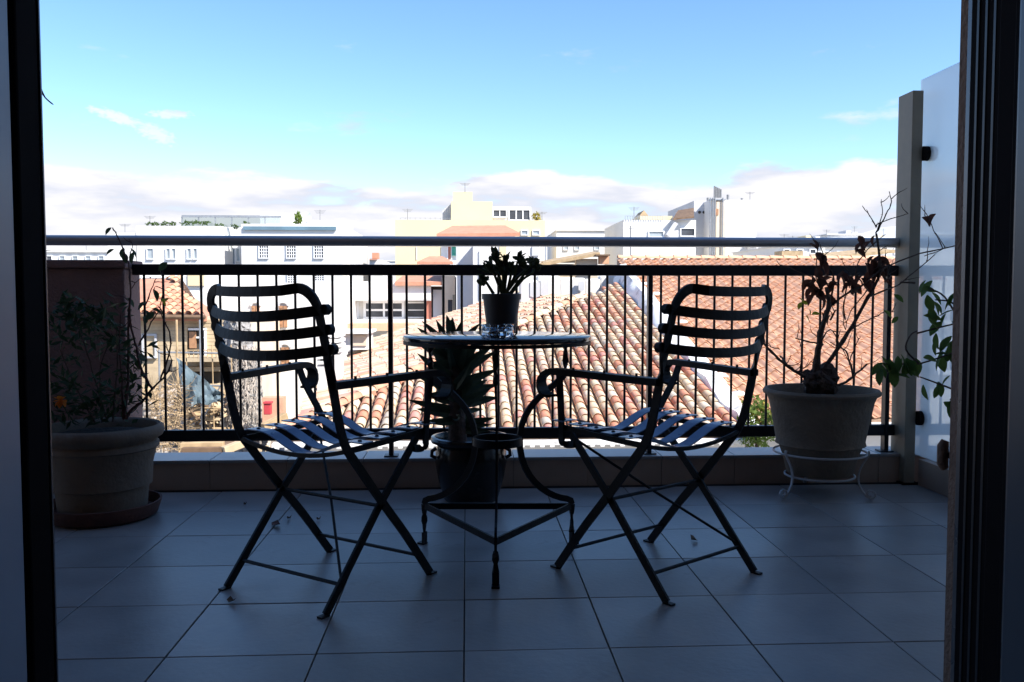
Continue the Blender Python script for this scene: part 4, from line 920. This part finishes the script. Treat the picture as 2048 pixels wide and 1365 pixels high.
# chimneys on the left slope of the old roof
for (x0, y0, x1, y1, Y, lab) in ((648, 668, 682, 800, 17.2, 'white louvred chimney standing on the left roof slope'), (634, 690, 652, 812, 16.2, 'narrow white chimney beside the louvred one')):
    o = thing('chimney', lab, 'chimney', at((x0+x1)/2, y1, Y), 0, 'chimneys on the old roof'); q = at(x0, y0, Y); w = at(x1, y0, Y).x
    b = MB(); blk(b, x0, y0+42, x1, y1, Y, .45, False); b.build('stack', 'white_wall', o)
    for k in range(4): MB().box(q.x-.02, w+.02, Y-.03, Y+.48, q.z-.10*k-.06, q.z-.10*k).build('louvre', 'white_wall', o)
    for xx in (q.x, w-.05): MB().box(xx, xx+.05, Y+.02, Y+.40, at(x0, y0+42, Y).z+.0, q.z-.061).build('pillar', 'white_wall', o)
o = thing('roof_dormer', 'small white dormer with beige shading patch on the left roof slope', 'dormer', at(710, 695, 22)); blk(MB(), 684, 668, 736, 700, 22, 1.2, False).build('wall', 'white_wall', o); blk(MB(), 706, 671, 733, 692, 21.96, .03, False).build('shutter', 'beige_wall', o); blk(MB(), 680, 663, 740, 668, 21.8, 1.6, False).build('roof', 'white_wall', o)  # beige sheet put in as the shading on the dormer
# -- terrace building in the middle
Y = 36
tbg = bld('terrace_building', 'white terrace building with a row of dark windows behind the table', 745, Y)
b = MB(); blk(b, 636, 600, 860, 0, Y, 8); b.build('wall', 'white_wall', tbg)
b = MB(); blk(b, 628, 563, 862, 600, Y-.8, .25, False); blk(b, 628, 599, 862, 602, Y-.78, .8, False); b.build('parapet', 'white_wall', tbg)
for x0, x1, k in ((657, 714, 2), (732, 804, 2), (815, 849, 1)): pane(tbg, x0, 607, x1, 634, Y, 'pane', 'win_white', k, 1)
b = MB(); blk(b, 620, 640, 880, 646, Y-1.2, 1.3, False); b.build('ledge', 'white_wall', tbg)
b = MB(); blk(b, 640, 648, 870, 662, Y-3, 1.5, False); b.build('lower_roof', 'new_tile4', tbg)
b = MB(); blk(b, 850, 573, 886, 640, Y-.5, .5, False); b.build('loggia', 'dark_open', tbg)
blk(MB(), 853, 575, 863, 640, Y-.6, .08, False).build('shutter', 'shutter_red', tbg); blk(MB(), 866, 580, 884, 640, Y-.55, .04, False).build('screen', 'grey_wall', tbg)
b = MB(); blk(b, 886, 552, 910, 0, Y-1, 6); b.build('side_wall', 'beige_wall', tbg); pane(tbg, 896, 600, 905, 632, Y-1, 'pane', 'beige_wall')
e = [at(790, 564, Y-1), at(884, 564, Y-1), at(884, 552, Y+2), at(805, 552, Y+2)]
MB().add([*e, *[q-V((0,0,.15)) for q in e]], [(0,1,2,3), (4,5,1,0), (5,6,2,1), (7,4,0,3)]).build('tile_canopy', 'orange_roof', tbg)
# small far houses between
for (x0, y0, x1, Y, m_, lab, rfm) in ((716, 520, 765, 80, 'white_wall', 'tiny far white house with orange roof right of the big white building', 1), (764, 523, 792, 95, 'white_wall', 'tiny far white flat house beside the cream building', 0), (1113, 462, 1216, 70, 'white_wall', 'low far white block just above the handrail right of the cream building', 0)):
    o = bld('far_house', lab, (x0+x1)/2, Y, 'house', 'far houses'); b = MB(); blk(b, x0, y0, x1, 0, Y, 8); b.build('wall', m_, o)
    if rfm:
        p, q = at(x0+3, y0-4, Y-.3), at(x1-10, y0, Y-.3); MB().add([(p.x, Y-.3, q.z), (q.x, Y-.3, q.z), (q.x-.3, Y+2, p.z), (p.x+.3, Y+2, p.z)], [(0,1,2,3)]).build('roof', 'orange_roof', o); blk(MB(), 744, 506, 757, 518, Y+1, 1, False).build('chimney', 'orange_roof', o)
    else: blk(MB(), x0-1, y0-1.5, x1+1, y0, Y-.15, 8.3, False).build('parapet', 'white_wall', o); 
    if Y == 70:
        for x in (1128, 1150, 1190): pane(o, x, 480, x+8, 500, Y, 'pane_pale')
# -- cream building
Y = 60
cb = bld('cream_building', 'cream apartment building with rooftop glazed penthouse in the centre', 940, Y)
b = MB(); blk(b, 790, 440, 1090, 0, Y, 14); b.build('wall', 'cream_wall', cb)
b = MB(); blk(b, 902, 403, 985, 442, Y+1, 8, False); blk(b, 906, 384, 945, 404, Y+2, 5, False); b.build('roof_block', 'cream_wall', cb)
blk(MB(), 985, 414, 1062, 441, Y+1.5, 5, False).build('penthouse', 'white_wall', cb)
for x0, x1, k in ((987, 1012, 2), (1019, 1059, 3)): pane(cb, x0, 421, x1, 434 if k == 2 else 440, Y+1.5, 'pane', 'win_white', k)
for i in range(5): blk(MB(), 885+i*4, 420-i*3.4, 889+i*4, 442, Y+2, 2, False).build('stair_step', 'grey_wall', cb)
b = MB(); blk(b, 800, 436, 900, 437, Y+.2, .06, False)
for x in range(800, 901, 10): blk(b, x, 436, x+.8, 441, Y+.2, .05, False)
b.build('roof_rail', 'steel', cb)
for x in (832, 882): blk(MB(), x, 494, x+2, 520, Y-.05, .06, False).build('downpipe', 'grey_wall', cb)
pane(cb, 1043, 462, 1055, 470, Y, 'pane_pale'); pane(cb, 1066, 462, 1078, 470, Y, 'pane_pale')
o = thing('roof_shrub', 'yellow green shrub on the cream rooftop right of the penthouse', 'shrub', at(1073, 441, Y+1)); leafball('crown', o, at(1073, 434, Y+1), (.32, .3, .3), 120, .11, 'bush_yellow', None); MB().tube([at(1073, 441, Y+1), at(1073, 436, Y+1)], .05, 6).build('stem', 'bark', o)
for x, y0, y1 in ((930, 366, 385), (815, 418, 440), (1084, 424, 441)): aerial(cb, x, y0, y1, 62)
# canopy roof house in front of it
Y = 46
ch_ = bld('canopy_house', 'white house with long low orange tiled roof in front of the cream building', 960, Y, 'house')
b = MB(); blk(b, 882, 468, 1030, 0, Y, 7); b.build('wall', 'white_wall', ch_)
e = [at(873, 468, Y-.8), at(1040, 466, Y-.8), at(1010, 451, Y+3), at(905, 452, Y+3)]
MB().add([*e, *[q-V((0,0,.18)) for q in e]], [(0,1,2,3), (4,5,1,0), (5,6,2,1), (7,4,0,3), (7,6,5,4)]).build('roof', 'orange_roof', ch_)
pane(ch_, 896, 494, 902, 520, Y, 'shutter_red'); pane(ch_, 905, 494, 911, 510, Y, 'shutter_green', 'shutter_green')
e = [at(834, 524, Y-4), at(906, 524, Y-4), at(885, 513, Y-2), at(858, 513, Y-2)]
MB().add([*e, *[q-V((0,0,.12)) for q in e]], [(0,1,2,3), (4,5,1,0), (5,6,2,1), (7,4,0,3)]).build('porch_roof', 'orange_roof', ch_); b = MB(); blk(b, 840, 526, 900, 0, Y-3.6, 3); b.build('porch_wall', 'white_wall', ch_)
Y = 34
gw = bld('tall_wall_house', 'plain white house with shade-grey side wall behind the small potted plant', 1000, Y, 'house')
b = MB(); blk(b, 912, 486, 946, 0, Y+.5, 5); b.build('side_wall', 'grey_wall', gw); b = MB(); blk(b, 946, 490, 1090, 0, Y, 6); b.build('wall', 'white_wall', gw)  # shade of the left-facing side put into the grey colour
blk(MB(), 905, 590, 910, 632, Y-1.2, .1, False).build('downpipe', 'dark_open', gw); blk(MB(), 958, 502, 963, 600, Y-.05, .06, False).build('downpipe', 'grey_wall', gw); blk(MB(), 1064, 493, 1078, 512, Y-.06, .07, False).build('shutter', 'grey_wall', gw)
blk(MB(), 999, 490, 1013, 560, Y-.04, .05, False).build('pilaster', 'cream_wall', gw)
# lean-to and parapet on top of the old roof
Y = 24.5
pt = thing('roof_parapet', 'whitewashed parapet with shade-grey niche patches at the top of the old roof', 'parapet', at(1120, 610, Y)); b = MB(); nn_ = 24; vs = []
pl = [(1040, 560), (1075, 552), (1120, 556), (1170, 558), (1200, 552), (1240, 548)]
for i in range(len(pl)-1):
    blk(MB(), pl[i][0], pl[i][1], pl[i+1][0], 640, Y+.05*i, .5, False).build('wall_section', 'white_wall', pt, bevel=.05)
for x0, y0, x1, y1 in ((1060, 565, 1080, 593), (1081, 560, 1097, 590), (1157, 563, 1169, 580)):
    p, q = at(x0, y0, Y-.02), at(x1, y1, Y-.02); MB().add([(p.x, Y-.03, q.z), ((p.x+q.x)/2, Y-.03, q.z-.05), (q.x, Y-.03, q.z), (q.x, Y-.03, p.z), (p.x, Y-.03, p.z)]+[(p.x, Y+.02, q.z), ((p.x+q.x)/2, Y+.02, q.z-.05), (q.x, Y+.02, q.z), (q.x, Y+.02, p.z), (p.x, Y+.02, p.z)], [(0,1,2,3,4), (0,5,6,1), (1,6,7,2), (2,7,8,3), (3,8,9,4), (4,9,5,0)]).build('niche_shade', 'grey_wall', pt)  # grey patches put in as the shade of openings
Y = 27
lt = thing('lean_to', 'old wooden lean-to with sloping brown roof above the tiled roofs', 'shed', at(1140, 560, Y))
p, q = at(1075, 528, Y), at(1200, 505, Y)
MB().add([p, q, q+V((0,1.5,.1)), p+V((0,1.5,.1)), p-V((0,0,.1)), q-V((0,0,.1))], [(0,1,2,3), (4,5,1,0)]).build('roof', 'timber', lt)
for x0, x1, y0 in ((1101, 1150, 521),): 
    for k in range(5): blk(MB(), x0, y0+k*7, x1, y0+k*7+5.2, Y+.1, .06, False).build('slat', 'board', lt)
for x in (1078, 1084, 1090, 1097): blk(MB(), x, 524, x+2.5, 560, Y+.1, .1, False).build('post', random.choice(('timber_dark', 'white_wall')), lt)
blk(MB(), 1152, 518, 1195, 560, Y+.25, .3, False).build('wall', 'beige_wall', lt); blk(MB(), 1192, 509, 1220, 512, Y-.3, .8, False).build('lintel', 'timber_dark', lt); blk(MB(), 1200, 513, 1218, 528, Y, .4, False).build('chimney_block', 'new_tile1', lt)
# -- right: lift-tower building with pipes
Y = 60
rb = bld('tower_building', 'white building with grey pipe shaft and rooftop tanks behind the right chair', 1440, Y)
b = MB(); blk(b, 1388, 402, 1420, 0, Y+1.5, 8); b.build('side_wall', 'grey_wall', rb)  # shaded left face put in as a greyer block
b = MB(); blk(b, 1420, 400, 1513, 0, Y, 10); b.build('wall', 'white_wall', rb)
blk(MB(), 1433, 404, 1450, 535, Y-.25, .25, False).build('shaft', 'beige_wall', rb)
for x in (1421, 1426, 1430, 1446): p = at(x, 396, Y-.35); MB().tube([p, V((p.x, p.y, at(x, 535, Y).z))], .05, 6).build('pipe', 'steel', rb)
for x in (1399, 1408): p = at(x, 425, Y+1.45); MB().tube([p+V((0,.06,0)), p-V((0,.05,0))], .10, 10).build('vent', 'dark_open', rb)
blk(MB(), 1429, 418, 1437, 431, Y-.3, .05, False).build('hatch', 'shutter_brown', rb)
b = MB()
for k in range(5): p = at(1429+k*3.2, 396, Y+.4); b.tube([p, V((p.x, p.y, at(1429, 371+k*1.6, Y).z))], .06, 6)
b.build('flue_bundle', 'tank', rb)
for x, y0, y1 in ((1456, 390, 400), (1484, 397, 409), (1416, 396, 404)): p, q = at(x, y0, Y+2), at(x, y1, Y+2); MB().tube([p, q], .10, 8).build('vent_pipe', 'tank', rb)
blk(MB(), 1421, 398, 1452, 401, Y-.3, .5, False).build('roof_frame', 'steel', rb)
ws = bld('stair_building', 'low white roof terrace building with brown awning left of the tower', 1315, 58)
b = MB(); blk(b, 1247, 440, 1392, 0, 58, 8); b.build('wall', 'white_wall', ws)
b = MB(); blk(b, 1280, 432, 1345, 440, 60, 4, False); b.build('upper_wall', 'cream_wall', ws)
e = [at(1346, 437, 57.5), at(1388, 433, 57.5), at(1388, 416, 61), at(1356, 421, 61)]; MB().add([*e, *[q-V((0,0,.12)) for q in e]], [(0,1,2,3), (4,5,1,0), (5,6,2,1), (7,4,0,3), (7,6,5,4)]).build('awning', 'timber_dark', ws)
p = at(1288, 421, 60); q = at(1279, 432, 60); MB().add([p, q, V((p.x+(p.x-q.x), q.y, q.z)), p+V((0,2,0)), q+V((0,2,0)), V((p.x+(p.x-q.x), q.y+2, q.z))], [(0,1,2), (0,2,5,3), (1,0,3,4)]).build('gable', 'timber', ws)
b = MB(); blk(b, 1250, 432, 1325, 433, 57.9, .05, False)
for x in range(1250, 1326, 5): blk(b, x, 433, x+.8, 441, 57.9, .04, False)
b.build('terrace_rail', 'steel', ws); pane(ws, 1298, 464, 1326, 474, 58, 'pane_pale'); pane(ws, 1362, 458, 1388, 472, 58, 'pane')
b = MB(); p, q = at(1335, 472, 57.7), at(1352, 446, 57.7); b.bar([p, q], (0,0,1), .3, .2); b.build('stair', 'grey_wall', ws)
aerial(rb, 1500, 384, 401, 62); aerial(ws, 1268, 414, 441, 60)
an = thing('roof_antenna', 'thin mast antenna left of the tower building rising over the handrail', 'antenna', at(1261, 520, 40)); MB().tube([at(1261, 520, 40), at(1261, 452, 40)], .03, 6).build('mast', 'tank', an); MB().tube([at(1252, 458, 40), at(1270, 458, 40)], .018, 5).build('crossbar', 'tank', an)
# -- far right skyline
k = 0
RB = [(1513, 486, 1600, 58, 1), (1600, 478, 1668, 75, 0), (1655, 470, 1725, 90, 0), (1725, 476, 1790, 85, 0), (1560, 492, 1650, 50, 1), (1640, 496, 1760, 52, 0), (1755, 488, 1850, 60, 0), (1850, 470, 1980, 65, 0), (1980, 478, 2100, 70, 0), (1216, 478, 1250, 85, 0), (1092, 478, 1116, 90, 0), (60, 505, 216, 75, 0), (-60, 498, 70, 80, 0)]
LB = ['white block right of the tower building', 'far white block above the handrail right of the grey window block', 'far white block behind the rose twigs', 'far white block left of the beige post', 'low white block over the rosy ridge with brown wall', 'long low white block behind the brown rose leaves', 'white block behind the beige post', 'white block seen through the frosted glass', 'white block hidden far right behind the door frame', 'sliver of far white house left of the antenna', 'sliver of far white house right of the cream building', 'pale far block above the left parapet', 'pale far block behind the left door leaf']
for (x0, y0, x1, Y, wn), lab in zip(RB, LB):
    o = bld('far_building', lab, (x0+x1)/2, Y, 'building', 'far skyline blocks'); b = MB(); blk(b, x0, y0, x1, 0, Y, 9); b.build('wall', 'white_wall', o)
    blk(MB(), x0-1.5, y0-2, x1+1.5, y0, Y-.2, 9.4, False).build('parapet', 'white_wall', o)
    for i in range(int((x1-x0)/26)): pane(o, x0+8+i*26, y0+8, x0+18+i*26, y0+(15 if wn else 20), Y, random.choice(('pane', 'pane_pale')))
    if x1-x0 > 40: aerial(o, rnd(x0+5, x1-5), y0-rnd(16, 24), y0, Y+2)
    for i in range(2):
        x = rnd(x0+6, x1-10); blk(MB(), x, y0-rnd(5, 10), x+rnd(5, 14), y0-1, Y+rnd(1, 4), 2, False).build('roof_hut', random.choice(('white_wall', 'grey_wall', 'cream_wall')), o)
o = thing('brown_wall', 'short brown wall showing above the rosy roof ridge', 'wall', at(1588, 516, 40)); blk(MB(), 1564, 502, 1606, 520, 40, 1, False).build('wall_body', 'timber', o); blk(MB(), 1606, 504, 1618, 520, 40.1, 1, False).build('wall_end', 'grey_wall', o)
o = thing('shed_roof', 'long low brown shed roof above the rosy ridge at right', 'shed', at(1700, 516, 40)); p, q = at(1650, 514, 40), at(1790, 500, 40); MB().add([p, q, q+V((0,2,.2)), p+V((0,2,.2)), p-V((0,0,.15)), q-V((0,0,.15))], [(0,1,2,3), (4,5,1,0)]).build('roof', 'timber', o); b = MB(); blk(b, 1655, 512, 1795, 560, 40.3, 1.5, False); b.build('wall', 'white_wall', o)
# neighbouring houses seen through the frosted glass
for (x0, y0, x1, Y, lab) in ((1866, 560, 2100, 10.5, 'pale house wall seen through the lower frosted glass'),):
    o = bld('house_block', lab, x0, Y, 'house'); b = MB(); blk(b, x0, y0, x1, 0, Y, .22); b.build('wall', 'white_wall', o)
    for x in (1874, 1900, 1926): pane(o, x, 600, x+16, 640, Y, 'pane_pale'); pane(o, x, 690, x+16, 740, Y, 'pane_pale')
# hill far right
b = MB(); vs = []; n = 40
for i in range(n+1):
    x = 300+i*60; y = 2500; h_ = 120*math.exp(-((x-1500)/520)**2)+18*math.sin(i*.9)+rnd(0, 8)+40; vs += [(x, y, -9), (x, y+120, max(20, h_)*1.02+50*math.exp(-((x-1350)/300)**2)), (x, y+900, -9)]
b.add(vs, [(i*3+k, (i+1)*3+k, (i+1)*3+k+1, i*3+k+1) for i in range(n) for k in (0, 1)]); struct('hill', b, 'hill', smooth=True)
